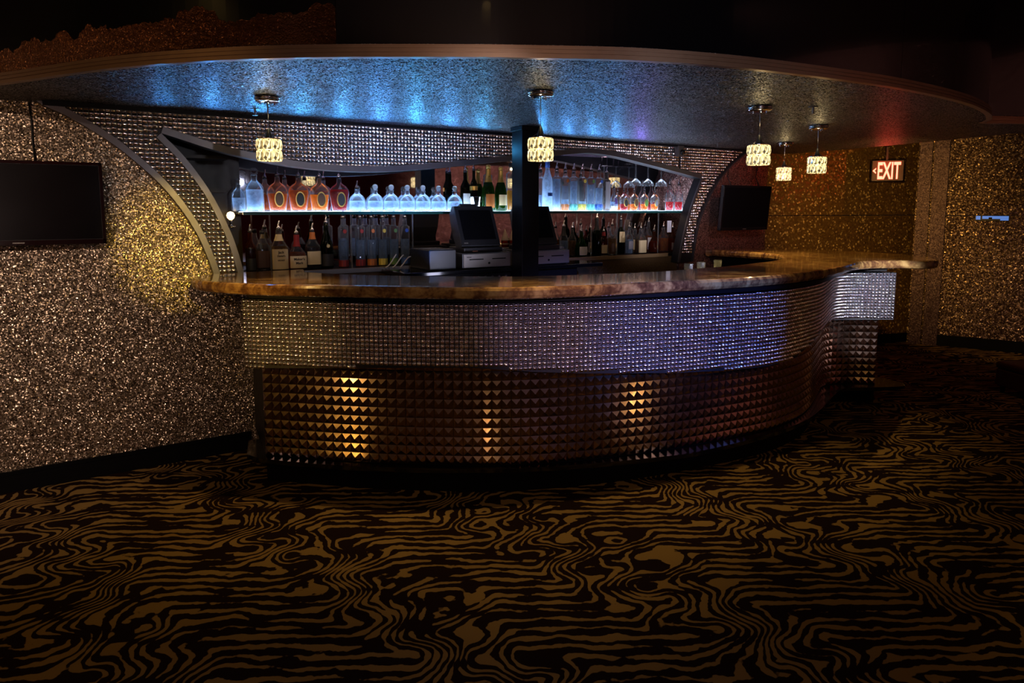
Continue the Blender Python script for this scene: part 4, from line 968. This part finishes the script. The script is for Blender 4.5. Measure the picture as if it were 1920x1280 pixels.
# exit sign
def exit_sign():
    g = (G1 - G0).normalized(); q = Vector((3.83, 6.9, 1.885))
    e = empty('exit_sign', q, R(-24)); e.scale = (1, 1, 1); tag(e, 'glowing red EXIT sign with left arrow in front of the gold wall', 'sign')
    mat['exit_case'] = plain('translucent_case', (.10, .07, .075), .3, trans=.2, var=.05)
    mat['exit_glow'] = plain('exit_letters', (1, .2, .15), .4, emit=(1, .085, .055), es=8)
    B().box(-.135, .150, -.022, .045, -.105, .105, b=.006).obj('housing', 'exit_case', e)
    B().box(-.130, .145, -.024, -.022, -.098, .098).obj('face_plate', 'red_dark', e)
    t = text_mesh('EXIT', .235, 'exit_glow', e, 'lettering', .002); vs = t.data.vertices
    x0, x1 = min(v.co.x for v in vs), max(v.co.x for v in vs); y0, y1 = min(v.co.y for v in vs), max(v.co.y for v in vs)
    for v in vs: v.co.x = (v.co.x - x0) / (x1 - x0) * .205 - .082; v.co.y = (v.co.y - y0) / (y1 - y0) * .172 - .086
    t.location = (0, -.026, 0); t.rotation_euler = (PI / 2, 0, 0)
    a = B(); a.add([(-.128, -.027, 0), (-.097, -.027, .030), (-.097, -.027, .014), (-.111, -.027, 0), (-.097, -.027, -.014), (-.097, -.027, -.030)], [(0, 3, 2, 1), (0, 5, 4, 3)]); a.obj('arrow', 'exit_glow', e)
    B().tube([(0, .01, .105), (0, .01, .24)], .012, 10).obj('stem', 'exit_case', e)
    point('exit_glow_light', q + Vector((-.06, -.09, .06)), (1, .05, .03), .8, .006)
exit_sign()
# ceiling sprinklers
for px, py, txt in ((478, 203, 'small sprinkler head on the canopy beside the leftmost pendant'), (1525, 200, 'small sprinkler head on the canopy above the rightmost pendant'), (1345, 268, 'small far sprinkler head on the canopy near the right arch leg')):
    q = atz(px, py, ZC); e = empty('sprinkler_head', q); tag(e, txt, 'sprinkler', 'canopy sprinklers')
    B().lathe([(0, -.004), (.024, -.004), (.026, -.001), (0, -.001)], 18).obj('escutcheon', 'trim_metal', e, True)
    B().lathe([(.006, -.004), (.006, -.03), (.003, -.036)], 10).obj('body', 'trim_metal', e, True)
    B().lathe([(0, -.036), (.013, -.037), (.013, -.039), (0, -.039)], 14).obj('deflector', 'trim_metal', e)
# small camera box on the valance
u, z = uz(1272, 284, VF + .03)
e = empty('security_camera', wp(u, VF + .016, z), WA); tag(e, 'small grey camera box high on the right end of the valance', 'camera')
B().box(-.035, .035, -.05, .0, -.045, .05, b=.006).obj('housing', 'trim_metal', e)
B().lathe([(.022, 0), (.022, .012), (.016, .022), (0, .026)], 16, T=Matrix.Translation((.006, -.05, -.008)) @ Matrix.Rotation(PI / 2, 4, 'X')).obj('lens', 'black_gloss', e, True)
# added glowing strip imitating a blue reflection atop the lower right panel
q = P1 + t_ * ((Vector((5.04, 7.03, 0)) - P1).length)
e = empty('blue_reflection', Vector((q.x, q.y, 1.405)), math.atan2(t_.y, t_.x)); tag(e, 'thin glowing blue strip added for a reflection on the right glitter wall', 'screen')
mat['reflection_glow'] = plain('blue_reflection_glow', (.1, .2, .5), .3, emit=(.09, .25, .75), es=.7)
B().box(-.15, .15, -.012, -.002, -.034, .022, b=.003).obj('case', 'black_plastic', e)  # black backing of the added reflection strip
B().box(-.14, -.10, -.0135, -.0118, -.020, .018).obj('glow_patch', 'reflection_glow', e); B().box(-.085, .14, -.0135, -.0118, -.012, .018).obj('glow_patch', 'reflection_glow', e)
B().box(.07, .14, -.0135, -.0118, -.028, -.012).obj('glow_patch', 'reflection_glow', e)
B().box(-.03, .0, -.0138, -.0118, -.012, .004).obj('glow_gap', 'black', e)

# ================================================================== INSIDE THE BAR WELL, FLOOR
e = empty('ice_well', Vector((1.55, 5.35, 0)), R(52)); tag(e, 'black under-counter ice well inside the right curve of the bar', 'ice well')
B().box(-.35, .35, -.2, .2, 0, .98, b=.01).obj('cabinet', 'black', e); B().box(-.33, .33, -.18, .18, .98, .99).obj('lid', 'black_gloss', e)
for x, txt in ((1.36, 'left clear tumbler standing in the dark bar well'), (1.50, 'right clear tumbler standing in the dark bar well'), (1.70, 'clear tumbler upside down in the dark bar well')):
    q = Vector((x, 5.12 + (x - 1.36) * 1.1, .99)); e = empty('tumbler', q); tag(e, txt, 'glass', 'tumblers in the bar well')
    B().lathe([(0, 0), (.028, 0), (.034, .085), (.031, .085), (.026, .008), (0, .008)], 20).obj('cup', 'g_tumbler', e, True); B().lathe([(.0335, .083), (.0348, .0855), (.0325, .088), (.031, .0855), (.0335, .083)], 20).obj('rim', 'g_clear', e, True)
q = atz(1905, 755, 0)
e = empty('low_stool', (q.x + .29, q.y + .16, 0), R(8)); tag(e, 'dark red upholstered stool at the right edge of the photo', 'stool')
B().box(-.2, .2, -.2, .2, .06, .20, b=.012).obj('base', 'red_dark', e); B().box(-.205, .205, -.205, .205, .20, .26, b=.02).obj('cushion', 'red_dark', e)
for x in (-.16, .16):
    for y in (-.16, .16): B().lathe([(0, 0), (.015, 0), (.02, .06), (0, .06)], 10, T=Matrix.Translation((x, y, 0))).obj('leg', 'black', e)
